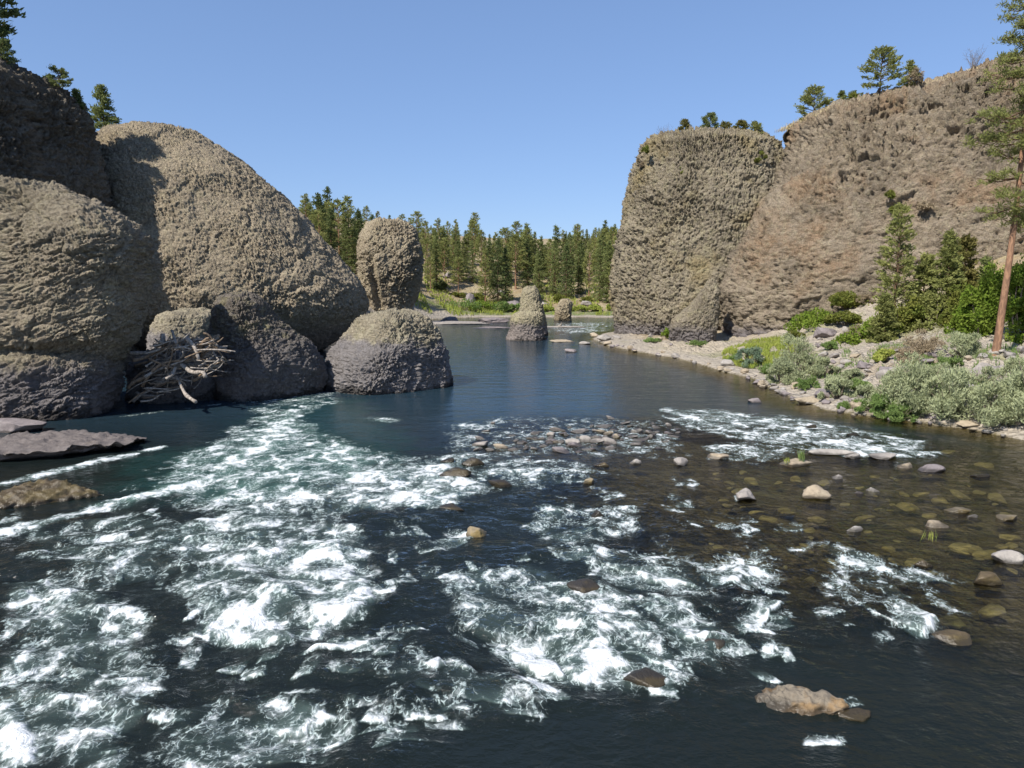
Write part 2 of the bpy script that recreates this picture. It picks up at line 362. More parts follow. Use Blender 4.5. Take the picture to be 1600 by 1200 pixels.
def cliff_wall():
    st = [[(1230, 525, 175), (1235, 440, 175), (1250, 330, 175), (1270, 250, 175), (1290, 225, 176)],
          [(1160, 528, 140), (1165, 440, 140), (1200, 340, 140), (1240, 245, 140), (1256, 210, 141)],
          [(1122, 532, 121), (1125, 440, 120), (1170, 340, 121), (1224, 245, 124), (1240, 200, 126)],
          [(1142, 537, 111), (1142, 440, 111), (1182, 340, 112), (1236, 240, 116), (1258, 190, 119)],
          [(1250, 535, 103), (1252, 430, 103), (1272, 330, 105), (1296, 215, 109), (1306, 166, 112)],
          [(1400, 530, 98), (1400, 400, 98), (1405, 300, 100), (1412, 185, 104), (1420, 138, 107)],
          [(1560, 520, 93), (1560, 380, 93), (1560, 250, 96), (1562, 145, 99), (1565, 96, 102)],
          [(1760, 520, 89), (1760, 380, 89), (1760, 250, 91), (1760, 110, 94), (1762, 52, 97)],
          [(2050, 520, 84), (2050, 380, 84), (2050, 250, 86), (2050, 80, 89), (2052, 10, 92)],
          [(2500, 520, 78), (2500, 380, 78), (2500, 250, 80), (2500, 80, 82), (2502, 0, 84)]]
    S = np.array([[at_y(*q) for q in s] for s in st])
    S[:, 0, 2] = -1.0
    back = S[:, 4].copy(); back[:, 1] += 14; back[:, 0] += 4; back[:, 2] += 1.5
    back2 = back.copy(); back2[:, 1] += 45; back2[:, 0] += 20; back2[:, 2] += 1
    S = np.concatenate([S, back[:, None], back2[:, None]], 1)
    def resample(A, n, axis):
        A = np.moveaxis(A, axis, 0); d = np.linalg.norm(np.diff(A, axis=0), axis=-1).mean(axis=tuple(range(1, A.ndim - 1)))
        if axis == 1: d[-2:] = [6, 6]
        s = np.concatenate([[0], np.cumsum(d)]); ss = np.linspace(0, s[-1], n)
        m = np.gradient(A, s, axis=0)
        k = np.clip(np.searchsorted(s, ss, 'right') - 1, 0, len(s) - 2); h = (s[k + 1] - s[k]); t = (ss - s[k]) / h
        sh = (-1,) + (1,) * (A.ndim - 1); t = t.reshape(sh); h = h.reshape(sh)
        o = (2 * t ** 3 - 3 * t ** 2 + 1) * A[k] + (t ** 3 - 2 * t ** 2 + t) * h * m[k] + (-2 * t ** 3 + 3 * t ** 2) * A[k + 1] + (t ** 3 - t ** 2) * h * m[k + 1]
        return np.moveaxis(o, 0, axis)
    G = resample(resample(S, 300, 1), 620, 0)
    N = grid_normals(G, False); mid = N[300, 100]
    if np.dot(mid, [-.5, -1, 0]) < 0: N = -N
    P = G.reshape(-1, 3).astype(np.float32); N = N.reshape(-1, 3)
    hrel = np.broadcast_to(np.linspace(0, 1, 300)[None], (620, 300)).reshape(-1)
    am = np.interp(hrel, [0, .45, .62, .8, .84, 1], [1, 1, 1.35, 1.35, .5, .3]).astype(np.float32)
    P = knobs(P, N, .44, .78, (1, 1, 1.1), 14, 1.3, 9., am)
    big = knobs(P * 1.0, N, 1.0, 3.0, (1, 1, 1), 21, 0, 9., np.interp(hrel, [0, .4, .6, .78, .82, 1], [0.12, .25, .7, .7, .05, 0]).astype(np.float32))
    P = big
    f = grid_faces(620, 300)
    if np.mean(np.sum(np.cross(P[f[:, 1]] - P[f[:, 0]], P[f[:, 3]] - P[f[:, 0]]) * N[f[:, 0]], 1)) < 0: f = f[:, ::-1]
    base = np.array([60., 105., 0])
    tag(link('cliff_wall', mesh_np('cliff_wall', P - base, f, [M['cliff']]), None, base), 'broad orange brown cliff wall with grassy sloping rim above the tall pine', 'cliff', None, 'thing')
    return S
CW = cliff_wall()

# ------------------------------------------------------------------ terrain
LEFT_SHORE = [(-900, 700), (-300, 600), (0, 596), (200, 566), (300, 552), (400, 545), (470, 541), (488, 536), (500, 530), (530, 523), (556, 519), (585, 512), (640, 506), (660, 500), (700, 497)]
FAR_SHORE = [(760, 495.5), (850, 495.5), (960, 496), (1060, 495), (1300, 493)]
RIGHT_SHORE = [(1300, 503), (1050, 508), (985, 514), (940, 522), (925, 529), (950, 540), (1000, 550), (1060, 560), (1085, 567), (1130, 580), (1180, 592), (1205, 606), (1240, 622), (1290, 640), (1350, 648), (1450, 661), (1530, 672), (1600, 688), (1900, 760)]
poly = [at_z(*q)[:2] for q in LEFT_SHORE + FAR_SHORE + RIGHT_SHORE] + [np.array([45., 5.]), np.array([45., -60.]), np.array([-60., -60.]), np.array([-60., 20.])]
POLY = np.array(poly)
def sdist(x, y):
    """distance to the river's edge, positive on land"""
    d = np.full(x.shape, 1e9); ins = np.zeros(x.shape, bool)
    for k in range(len(POLY)):
        a = POLY[k]; b = POLY[(k + 1) % len(POLY)]; e = b - a
        t = np.clip(((x - a[0]) * e[0] + (y - a[1]) * e[1]) / (e @ e), 0, 1)
        d = np.minimum(d, (x - a[0] - t * e[0]) ** 2 + (y - a[1] - t * e[1]) ** 2)
        c = ((a[1] > y) != (b[1] > y)); xi = a[0] + (y - a[1]) / (e[1] if abs(e[1]) > 1e-9 else 1e-9) * e[0]
        ins ^= c & (x < xi)
    d = np.sqrt(d); return np.where(ins, -d, d)
CP = []
for q in LEFT_SHORE + FAR_SHORE + RIGHT_SHORE: CP.append([*at_z(*q)[:2], 0.])
for px, py, Y in [(1557, 555, 62), (1400, 540, 75), (1300, 505, 95), (1250, 525, 100), (1130, 535, 108), (1200, 560, 84), (1250, 580, 70), (1300, 560, 72), (1350, 590, 60), (1400, 600, 55), (1500, 622, 47.5), (1590, 612, 48),
                  (1500, 432, 91), (1600, 400, 90), (1600, 500, 76), (1450, 480, 88), (1380, 505, 90), (1750, 560, 60), (1750, 640, 44), (1800, 430, 80), (2100, 450, 70), (1480, 540, 70), (1340, 480, 98), (1000, 537, 113), (1060, 533, 112)]:
    CP.append(list(at_y(px, py, Y)))
CP += [[-36, 62, 2], [-60, 62, 8], [-60, 85, 20], [-72, 100, 32], [-66, 112, 33], [-90, 110, 36], [-110, 80, 32], [-50, 125, 20], [-40, 150, 11], [-60, 160, 20], [-30, 150, 2], [-26, 180, 5], [-35, 200, 10], [-60, 200, 22], [-90, 170, 30],
       [-150, 120, 40], [-150, 250, 45], [-20, 232, 7], [0, 226, 3.2], [20, 224, 3], [40, 226, 3], [0, 213, 1.], [20, 212, 1.], [35, 212, 1.], [-14, 212, 1.4], [0, 248, 9], [20, 250, 9], [-20, 255, 14], [40, 250, 9], [0, 280, 15], [30, 285, 14], [-30, 290, 22],
       [0, 350, 24], [40, 350, 26], [-50, 350, 34], [50, 430, 36], [0, 450, 30], [100, 450, 42], [-100, 450, 50], [80, 250, 14], [150, 250, 25], [100, 200, 10], [80, 160, 15], [150, 120, 30], [200, 400, 50], [-250, 400, 60], [0, 900, 50], [400, 900, 60], [-400, 900, 60],
       [60, 20, 4], [90, 40, 14], [120, 60, 30], [-70, 20, 6], [-100, 40, 22], [-90, -20, 15], [80, -20, 12], [45, 190, 1], [70, 190, 3]]
CP = np.array(CP)
_A = np.linalg.norm(CP[:, None, :2] - CP[None, :, :2], axis=2)
_n = len(CP); _B = np.zeros((_n + 3, _n + 3)); _B[:_n, :_n] = _A + np.eye(_n) * .3; _B[:_n, _n] = 1; _B[:_n, _n + 1:] = CP[:, :2]; _B[_n:, :_n] = _B[:_n, _n:].T
_W = np.linalg.solve(_B, np.concatenate([CP[:, 2], [0, 0, 0]]))
BED_SHALLOW = [at_z(*q)[:2] for q in [(1200, 790), (1380, 850), (1250, 830), (1400, 720), (1100, 760), (1650, 780), (1150, 740), (1300, 760), (1450, 780), (1600, 820), (1250, 700), (1000, 690), (900, 685), (1500, 870), (1550, 740)]]
def hz(x, y):
    x = np.atleast_1d(np.asarray(x, float)); y = np.atleast_1d(np.asarray(y, float)); shp = x.shape; x = x.ravel(); y = y.ravel()
    out = np.empty(len(x))
    for s in range(0, len(x), 40000):
        xx = x[s:s + 40000]; yy = y[s:s + 40000]
        r = np.sqrt((xx[:, None] - CP[None, :, 0]) ** 2 + (yy[:, None] - CP[None, :, 1]) ** 2)
        out[s:s + 40000] = r @ _W[:_n] + _W[_n] + xx * _W[_n + 1] + yy * _W[_n + 2]
    sd = sdist(x, y) + .7 * fbm2(x * .35, y * .35, 3)
    near = smooth(140, 60, y)
    rough = fbm2(x * .9, y * .9, 4) * .28 + fbm2(x * .16, y * .16, 3) * .7
    rbk = smooth(2, 12, x) * smooth(125, 100, y) * smooth(45, 28, sd)
    rough = rough + rbk * .42 * np.clip(.55 - np.abs(perlin2(x * .75 + 3, y * .75)) * 1.6 - .6 * np.abs(perlin2(x * 1.7, y * 1.7)), -.3, .6)
    land = np.maximum(out, .12 + .04 * np.minimum(sd, 6)) * smooth(0, 1.6, sd) + .1 * smooth(0, .4, sd) + rough * smooth(.5, 7, sd)
    sh = np.zeros(len(x))
    for a in BED_SHALLOW: sh = np.maximum(sh, smooth(12, 3, np.hypot(x - a[0], y - a[1])))
    bed = -np.minimum(.08 + .35 * -sd, 2.2 - 1.55 * sh) + .12 * fbm2(x * .8, y * .8, 3)
    return np.where(sd > 0, land, np.minimum(bed, -.06)).reshape(shp)
def h1(x, y): return float(hz([x], [y])[0])

def ground():
    ys = np.concatenate([np.linspace(-60, 8, 18)[:-1], np.geomspace(8, 300, 470)[:-1], np.geomspace(300, 3500, 70)])
    u = np.concatenate([-np.geomspace(3, 1.02, 30), np.linspace(-1, 1, 520), np.geomspace(1.02, 3, 30)])
    Yg = np.repeat(ys[:, None], len(u), 1); X = u[None, :] * (np.maximum(Yg, 0) * .85 + 14)
    x, y = X.ravel(), Yg.ravel()
    z = hz(x, y)
    f = smooth(450, 900, y); z = z * (1 - f) + f * (45 + 10 * fbm2(x * .004, y * .004, 3))
    sd = sdist(x, y)
    nz = fbm2(x * .12, y * .12, 4); n2 = fbm2(x * .5 + 9, y * .5, 4)
    def C(*c): return np.array(c)[None]
    tan = C(.30, .225, .13); dry = C(.36, .30, .175); grav = C(.34, .30, .25); bed = C(.115, .095, .045); brown = C(.2, .15, .095)
    m = smooth(-.25, .35, nz + .3 * n2)[:, None]
    col = tan * (1 - m) + dry * m
    m = smooth(.1, .5, n2)[:, None] * .6; col = col * (1 - m) + brown * m
    g = (smooth(9, 3, sd + 4 * nz) * (sd > 0))[:, None]; col = col * (1 - g) + grav * g
    rb = (smooth(2, 12, x) * smooth(40, 25, sd) * (sd > 0) * smooth(125, 100, y) * smooth(-.5, .1, nz + .25))[:, None]; col = col * (1 - rb) + C(.37, .325, .265) * rb
    wd = (smooth(2, 12, x) * smooth(45, 25, sd) * smooth(1.5, 4, sd) * smooth(125, 100, y) * smooth(.02, .3, nz + .5 * n2))[:, None] * .75; col = col * (1 - wd) + C(.22, .22, .10) * wd
    gr = (smooth(3, 6, sd) * smooth(17, 11, sd) * smooth(198, 205, y) * smooth(-.3, .2, n2 + .25))[:, None]
    col = col * (1 - gr) + C(.13, .17, .045) * gr
    ps = at_z(1090, 548)[:2]; sand = smooth(7, 2.5, np.hypot((x - ps[0]) * .8, (y - ps[1]) * .6))[:, None]
    col = col * (1 - sand) + C(.42, .36, .27) * sand
    w = smooth(.25, -.05, sd)[:, None]; col = col * (1 - w) + bed * w
    me = mesh_np('ground', np.stack([x, y, z], 1), grid_faces(len(ys), len(u)), [])
    attr3(me, 'tint', col)
    t = NT('ground_soil'); p = t.pos(); c = t.attr('tint', 'Color')
    st = t.vor(p, 1.7, 'F1', 'Color'); sx = t.n('SeparateXYZ'); t.l(st, sx.inputs[0])
    c = t.mix(t.math('MULTIPLY', t.sm(t.noise(p, .5, 4), .42, .6), .55), c, t.mix(.6, c, t.mix(sx.outputs[0], (.17, .15, .13), (.46, .41, .34))))
    c = t.mix(t.math('MULTIPLY', t.sm(t.noise(p, 6, 4), .45, .75), .4), c, (.10, .08, .05))
    hgt = t.math('ADD', t.math('MULTIPLY', t.vor(p, 1.7), -1.), t.math('ADD', t.math('MULTIPLY', t.vor(p, 5), -.4), t.noise(p, 3, 5)))
    me.materials.append(t.done(t.bsdf(c, .95, t.bump(hgt, 1., .3), .15)))
    tag(link('ground', me), 'dry tan ground, gravel banks and stony riverbed', kind='structure')
ground()

# ------------------------------------------------------------------ the river
def flow_patch(X, Y, acc, A, B, T, inten, rise=.1, fall=1.2):
    """foam thrown up along the breaking front A-B, drawn out towards T"""
    a = at_z(*A)[:2]; b = at_z(*B)[:2]; tt = at_z(*T)[:2]; m = .5 * (a + b); ef = .5 * (b - a); et = tt - m
    ctr = m + .5 * et; rad = np.linalg.norm(ef) * 1.3 + np.linalg.norm(et) * .75
    k = np.nonzero((np.abs(X - ctr[0]) < rad) & (np.abs(Y - ctr[1]) < rad))[0]
    if not len(k): return
    dx = X[k] - m[0]; dy = Y[k] - m[1]; det = ef[0] * et[1] - ef[1] * et[0]
    if abs(det) < 1e-6: return
    t = (dx * et[1] - dy * et[0]) / det; s = (ef[0] * dy - ef[1] * dx) / det
    le = np.linalg.norm(et); lf = np.linalg.norm(ef)
    n1 = fbm2(t * lf * .9 + 3 * A[0], s * le * .3 + A[1], 3); n2 = fbm2(t * lf * 1.3 + 7, s * le * .5 - A[0], 3)
    s2 = s + n1 * .25 * min(1, 1.2 / le * 1.5); t2 = np.abs(t) + .3 * n2
    d = inten * smooth(-rise * .6, rise * .5, s2) * np.clip(1 - s2, 0, 1) ** fall * (1 - smooth(.55, 1.1, t2))
    acc[k] = np.maximum(acc[k], d)
def foam_stroke(X, Y, acc, pts, inten):
    P = np.array([at_z(q[0], q[1])[:2] for q in pts]); w = np.array([q[2] for q in pts])
    for i in range(len(P) - 1):
        a, b = P[i], P[i + 1]; e = b - a; wm = max(w[i], w[i + 1]) * 1.6
        k = np.nonzero((X > min(a[0], b[0]) - wm) & (X < max(a[0], b[0]) + wm) & (Y > min(a[1], b[1]) - wm) & (Y < max(a[1], b[1]) + wm))[0]
        if not len(k): continue
        t = np.clip(((X[k] - a[0]) * e[0] + (Y[k] - a[1]) * e[1]) / (e @ e), 0, 1)
        d = np.hypot(X[k] - a[0] - t * e[0], Y[k] - a[1] - t * e[1]) / (w[i] + (w[i + 1] - w[i]) * t)
        d = d + .45 * fbm2(X[k] * 1.1, Y[k] * 1.1, 3)
        acc[k] = np.maximum(acc[k], inten * (1 - smooth(.0, 1.25, d)) * (.72 + .5 * fbm2(X[k] * .35 + 9, Y[k] * .35, 3)))
def zone(X, Y, pts, soft):
    P = np.array([at_z(*q)[:2] for q in pts]); x0, y0 = P.min(0) - soft; x1, y1 = P.max(0) + soft
    k = np.nonzero((X > x0) & (X < x1) & (Y > y0) & (Y < y1))[0]; x = X[k]; y = Y[k]
    d = np.full(len(k), 1e9); ins = np.zeros(len(k), bool)
    for i in range(len(P)):
        a = P[i]; b = P[(i + 1) % len(P)]; e = b - a
        t = np.clip(((x - a[0]) * e[0] + (y - a[1]) * e[1]) / (e @ e), 0, 1)
        d = np.minimum(d, np.hypot(x - a[0] - t * e[0], y - a[1] - t * e[1]))
        c = (a[1] > y) != (b[1] > y); ins ^= c & (x < a[0] + (y - a[1]) / (e[1] if abs(e[1]) > 1e-9 else 1e-9) * e[0])
    sd = np.where(ins, d, -d); return k, smooth(-soft * .5, soft * .5, sd + soft * .6 * fbm2(x * .5, y * .5, 3))

FOAM_ZONES = [  # outline, strength, softness in metres
    ([(240, 735), (330, 690), (420, 640), (470, 650), (520, 690), (610, 715), (700, 725), (705, 790), (600, 805), (470, 800), (380, 830), (300, 800)], .50, 2.5),
    ([(520, 745), (620, 722), (700, 722), (760, 762), (700, 797), (600, 800)], .66, 1.6),
    ([(270, 820), (400, 800), (560, 820), (590, 920), (580, 960), (480, 1015), (330, 1000), (270, 930)], .50, 1.4),
    ([(0, 900), (120, 890), (230, 960), (250, 1060), (180, 1200), (0, 1200)], .42, 1.2),
    ([(60, 830), (200, 800), (330, 830), (300, 900), (150, 900), (40, 870)], .36, 1.2),
    ([(0, 1100), (40, 1120), (80, 1200), (0, 1200)], .85, .6),
    ([(230, 1110), (420, 1090), (545, 1105), (540, 1150), (440, 1200), (240, 1200)], .42, .7),
    ([(690, 900), (830, 880), (1000, 950), (1080, 1040), (1060, 1068), (880, 1078), (760, 1010)], .44, 1.),
    ([(880, 850), (1000, 860), (1210, 885), (1215, 912), (1080, 935), (960, 905)], .45, 1.),
    ([(990, 940), (1090, 945), (1140, 1000), (1130, 1050), (1060, 1030)], .45, .8),
    ([(1270, 850), (1400, 880), (1500, 905), (1450, 990), (1400, 985), (1290, 930)], .27, 1.8),
    ([(1040, 636), (1120, 640), (1260, 655), (1450, 688), (1455, 712), (1340, 708), (1180, 690), (1080, 668)], .5, 2.),
    ([(1100, 690), (1200, 690), (1260, 705), (1180, 722), (1110, 715)], .42, 1.2),
    ([(640, 712), (770, 704), (900, 720), (960, 740), (840, 760), (720, 740)], .40, 1.6),
    ([(380, 640), (420, 612), (530, 610), (520, 630), (440, 660)], .32, 2.),
    ([(850, 790), (1000, 785), (1010, 830), (900, 850), (820, 820)], .34, 1.2),
    ([(860, 505), (950, 503), (955, 516), (880, 522)], .36, 8),
    ([(700, 660), (800, 650), (1050, 655), (1080, 715), (900, 712), (700, 705)], .26, 2),
    ([(560, 1040), (720, 1040), (860, 1090), (860, 1135), (740, 1120), (600, 1080)], .30, .7),
]
FOAM_FRONTS = [  # front A, front B, where the tail ends, strength
    ((300, 990), (470, 1012), (400, 870), .95), ((470, 1010), (592, 940), (500, 830), .95), ((440, 892), (552, 862), (480, 795), 1.), ((380, 960), (560, 905), (470, 820), .7),
    ((455, 1036), (600, 1008), (560, 985), .95), ((420, 1145), (552, 1122), (380, 1080), .9), ((270, 1165), (400, 1150), (260, 1100), .6),
    ((800, 1030), (900, 1072), (790, 930), 1.), ((880, 1072), (1000, 1040), (860, 930), .95), ((1000, 1030), (1078, 1062), (930, 960), .95), ((1060, 1000), (1130, 1010), (1000, 930), .9),
    ((690, 1090), (830, 1118), (740, 1060), .7), ((1000, 905), (1110, 925), (960, 850), .9), ((1100, 925), (1218, 902), (1080, 860), .95), ((1040, 950), (1100, 968), (1000, 915), .75),
    ((1160, 1005), (1228, 940), (1150, 945), .95), ((1150, 1003), (1215, 990), (1160, 970), .8),
    ((1330, 890), (1410, 895), (1270, 840), .85), ((1400, 905), (1500, 908), (1370, 870), .8), ((1390, 945), (1430, 940), (1320, 880), .7), ((1430, 1000), (1482, 975), (1330, 930), .9), ((1350, 960), (1440, 1002), (1290, 915), .7),
    ((700, 860), (770, 830), (640, 845), .55), ((850, 800), (890, 800), (830, 780), .7), ((900, 828), (940, 822), (880, 808), .75), ((960, 800), (1000, 795), (930, 785), .7), ((1130, 830), (1165, 828), (1090, 805), .7), ((1215, 835), (1265, 830), (1220, 810), .75),
    ((880, 880), (935, 872), (850, 845), .7), ((800, 920), (870, 912), (760, 885), .65), ((640, 800), (700, 792), (560, 770), .8), ((700, 770), (760, 775), (640, 735), .9), ((560, 800), (610, 790), (520, 760), .8),
    ((110, 870), (180, 852), (200, 825), .6), ((60, 960), (130, 930), (110, 900), .65), ((150, 1010), (230, 990), (160, 950), .6), ((80, 1060), (170, 1050), (90, 1000), .6), ((0, 1000), (60, 970), (20, 930), .6),
    ((270, 870), (340, 860), (300, 830), .6), ((340, 850), (420, 840), (390, 800), .65), ((1250, 1165), (1330, 1160), (1290, 1140), .6), ((1315, 1105), (1360, 1100), (1310, 1075), .6), ((980, 990), (1060, 985), (940, 950), .6),
    ((1200, 690), (1300, 710), (1120, 668), .85), ((1300, 712), (1455, 714), (1250, 680), .85), ((1060, 665), (1180, 690), (1030, 640), .7), ((1140, 720), (1200, 715), (1110, 690), .7), ((690, 745), (870, 735), (760, 715), .65), ((860, 755), (930, 750), (880, 735), .6),
    ((880, 520), (945, 517), (900, 507), .55), ((600, 660), (640, 655), (560, 650), .5)]
FOAM_STROKES = [
    ([(-40, 842, 1.0), (60, 818, .9), (150, 794, .9), (250, 768, 1.), (330, 738, 1.5), (400, 700, 1.8), (440, 668, 1.6), (455, 640, 1.0)], 1.0),
    ([(-40, 765, .8), (30, 748, .8), (90, 735, .8), (170, 715, .8), (250, 698, .5)], .9), ([(190, 650, .3), (330, 632, .4), (470, 618, .6), (540, 612, .4)], .55),
    ([(1040, 640, .8), (1120, 664, 1.2), (1220, 676, 1.2), (1330, 692, 1.2), (1450, 706, .9)], .85), ([(460, 660, .6), (520, 690, .9), (600, 715, .9), (690, 722, .8)], .55),
    ([(700, 722, .6), (760, 708, .8), (800, 705, .3)], .8), ([(20, 1010, .3), (90, 950, .25), (110, 930, .1)], .7)]

def river():
    rng = np.random.RandomState(5)
    ys = np.concatenate([np.linspace(-58, 9.2, 24)[:-1], 1 / np.linspace(1 / 9.2, 1 / 245, 860)])
    u = np.concatenate([-np.geomspace(2.2, 1.01, 24), np.linspace(-1, 1, 1340), np.geomspace(1.01, 2.2, 24)])
    Yg = np.repeat(ys[:, None], len(u), 1); Xg = u[None] * (np.maximum(Yg, 0) * .76 + 3)
    X = Xg.ravel().astype(np.float32); Y = Yg.ravel().astype(np.float32)
    acc = np.zeros(len(X), np.float32)
    for pts, s, soft in FOAM_ZONES:
        k, m = zone(X, Y, pts, soft); acc[k] = np.maximum(acc[k], m * s)
    zone_only = acc.copy()
    for A, B, T, s in FOAM_FRONTS: flow_patch(X, Y, acc, A, B, T, s)
    for pts, s in FOAM_STROKES: foam_stroke(X, Y, acc, pts, s)
    # the broken water around the named fronts: many small ones
    rapid_poly = [(-100, 840), (300, 740), (430, 640), (560, 690), (760, 720), (1000, 740), (1250, 800), (1480, 880), (1500, 960), (1250, 1060), (900, 1110), (560, 1200), (-100, 1200)]
    k, m = zone(X, Y, rapid_poly, 3.); rapid = np.zeros(len(X), np.float32); rapid[k] = m
    PP = np.array(rapid_poly, float)
    cnt = 0
    while cnt < 260:
        px, py = rng.uniform(0, 1500), rng.uniform(690, 1195)
        ins = False
        for i in range(len(PP)):
            a, b = PP[i], PP[(i + 1) % len(PP)]
            if (a[1] > py) != (b[1] > py) and px < a[0] + (py - a[1]) / (b[1] - a[1]) * (b[0] - a[0]): ins = not ins
        if not ins: continue
        cnt += 1
        sc = (py - HORIZON) / 500; w = rng.uniform(8, 34) * sc; left = px < 620
        dx, dy = (rng.uniform(.1, .9), -1) if left else (rng.uniform(-1.3, -.3), -1)
        L = rng.uniform(15, 55) * sc
        flow_patch(X, Y, acc, (px - w, py + rng.uniform(-.2, .3) * w), (px + w, py - rng.uniform(-.2, .3) * w), (px + dx * L, py + dy * L * .7), rng.uniform(.35, .72))
    k8, m8 = zone(X, Y, [(1040, 636), (1460, 680), (1460, 715), (1100, 725), (1000, 690)], 2.); rapid[k8] = np.maximum(rapid[k8], m8 * .7)
    ca, sa = np.float32(math.cos(R(82))), np.float32(math.sin(R(82)))      # the current runs away from the bridge
    wx = 1.1 * fbm2(X * .3, Y * .3, 3); wy = 1.1 * fbm2(X * .3 + 31, Y * .3 + 7, 3)
    S0 = X * ca + Y * sa; T0 = -X * sa + Y * ca; S = S0 + wx; T = T0 + wy
    nA = fbm2(S * .62, T * .55, 4, .6); nB = fbm2(S * 1.7 + 5, T * 1.4, 4, .62); nC = fbm2(S * 5 + 9, T * 4.2, 3, .65)
    on = smooth(.02, .25, acc)
    foam = acc + on * (.50 * nA + .34 * nB + .14 * nC)
    core = smooth(.42, .95, foam)
    aer = smooth(.12, .8, acc + .4 * on * nA) * .9
    gz = np.zeros(len(X), np.float32)
    kk, mm = zone(X, Y, [(350, 690), (430, 620), (560, 620), (640, 700), (600, 740), (400, 780), (180, 775), (200, 715)], 4); gz[kk] = mm
    # surface height: standing waves across the flow, chop, and the piled foam
    big = fbm2(S * .30 + 40, T * .20, 3); ch = 1 - np.abs(perlin2(S * .50 + 77, T * .26 + 3)) * 2.; ch2 = fbm2(S * 1.1 + 17, T * .8 + 3, 3)
    Z = rapid * (.34 * big + .13 * ch + .10 * ch2)
    calm = 1 - rapid
    Z += calm * (.022 * fbm2(X * .4, Y * .6, 3) + .012 * fbm2(X * 1.4, Y * 1.6, 3)) * smooth(210, 60, Y)
    soft = smooth(.3, 1.1, acc + on * (.5 * nA + .2 * nB))
    Z += soft * (.12 + .16 * fbm2(S * .6 + 3, T * .55 + 8, 2)) + .03 * core * fbm2(S * 1.7, T * 1.4, 2)
    Z *= np.where(rapid + soft > 0, .2 + .8 * smooth(44, 18, Y), 1.)
    Z -= .04
    fade = smooth(9, 14, Y); Z *= fade
    hb = hz(X[::1], Y[::1]).astype(np.float32)
    depth = np.clip(-hb, 0, 3)
    me = mesh_np('river_water', np.stack([X, Y, Z], 1), grid_faces(len(ys), len(u)), [])
    attr(me, 'flow_s', S0 * .85); attr(me, 'flow_t', T0); attr(me, 'foam', foam); attr(me, 'air', np.clip(aer, 0, 1)); attr(me, 'depth', depth); attr(me, 'rapid', rapid); attr(me, 'jade', gz); attr(me, 'white', on); attr(me, 'pool', smooth(32, 55, Y) * (1 - rapid))
    t = NT('river_water'); p = t.pos()
    foam_a = t.attr('foam'); air = t.attr('air'); dep = t.attr('depth'); rap = t.attr('rapid'); jade = t.attr('jade')
    fine = t.noise(p, 11, 4, .7); mid = t.noise(t.mapping(p, (1, 1.3, 1)), 2.6, 4, .6); rip = t.noise(t.mapping(p, (.7, 1.1, 1)), .8, 4, .55)
    swell = t.noise(t.mapping(p, (.30, .75, 1)), 1., 3, .5)
    hgt = t.math('ADD', t.math('ADD', t.math('MULTIPLY', fine, .13), t.math('MULTIPLY', t.math('MULTIPLY', swell, t.attr('pool')), 1.6)), t.math('ADD', t.math('MULTIPLY', mid, .6), t.math('MULTIPLY', rip, .9)))
    bs = t.n('Bump'); t.l(hgt, bs.inputs['Height']); bs.inputs['Distance'].default_value = .27
    t.l(t.math('ADD', t.math('SUBTRACT', .55, t.math('MULTIPLY', t.attr('pool'), .37)), t.math('MULTIPLY', rap, .37)), bs.inputs['Strength'])
    nrm = bs.outputs[0]
    body = t.mix(air, t.mix(t.attr('pool'), (.008, .0115, .010), (.018, .037, .053)), (.06, .088, .08))  # far pool's blue puts some sky reflection into the body colour
    body = t.mix(t.math('MULTIPLY', jade, .5), body, t.mix(air, (.012, .05, .045), (.12, .23, .19)))
    dif = t.n('BsdfDiffuse'); t.l(body, dif.inputs[0])
    tra = t.n('BsdfTransparent'); t.l(t.mix(t.sm(dep, .1, 1.6), (.74, .71, .54), (.2, .23, .17)), tra.inputs[0])
    clear = t.math('MULTIPLY', t.sm(dep, 1.9, .8), t.math('SUBTRACT', 1., t.math('MULTIPLY', air, .85)))
    m1 = t.n('MixShader'); t.l(clear, m1.inputs[0]); t.l(dif.outputs[0], m1.inputs[1]); t.l(tra.outputs[0], m1.inputs[2])
    gl = t.n('BsdfGlossy'); gl.inputs['Roughness'].default_value = .07; t.l(nrm, gl.inputs['Normal'])
    fr = t.n('Fresnel'); fr.inputs[0].default_value = 1.33; t.l(nrm, fr.inputs['Normal'])
    m2 = t.n('MixShader'); t.l(fr.outputs[0], m2.inputs[0]); t.l(m1.outputs[0], m2.inputs[1]); t.l(gl.outputs[0], m2.inputs[2])
    cv = t.n('CombineXYZ'); t.l(t.attr('flow_s'), cv.inputs[0]); t.l(t.attr('flow_t'), cv.inputs[1]); fv = cv.outputs[0]
    n1 = t.noise(fv, 2.3, 6, .62, 1.4); n2 = t.noise(fv, 8., 4, .65, .5)
    wq = t.n('VectorMath'); wq.operation = 'MULTIPLY_ADD'; t.l(t.n('TexNoise').outputs['Color'], wq.inputs[0])
    wn = wq.inputs[0].links[0].from_node; t.l(fv, wn.inputs['Vector']); wn.inputs['Scale'].default_value = 2.; wn.inputs['Detail'].default_value = 3
    wq.inputs[1].default_value = (.7, .7, .7); t.l(fv, wq.inputs[2])
    edge = t.vor(wq.outputs[0], 1.5, 'DISTANCE_TO_EDGE'); edge2 = t.vor(wq.outputs[0], 4.6, 'DISTANCE_TO_EDGE')
    lace = t.math('MAXIMUM', t.sm(edge, .06, .005), t.math('MULTIPLY', t.sm(edge2, .08, .005), .95))
    nL = t.noise(fv, 1.0, 6, .58, 1.0)
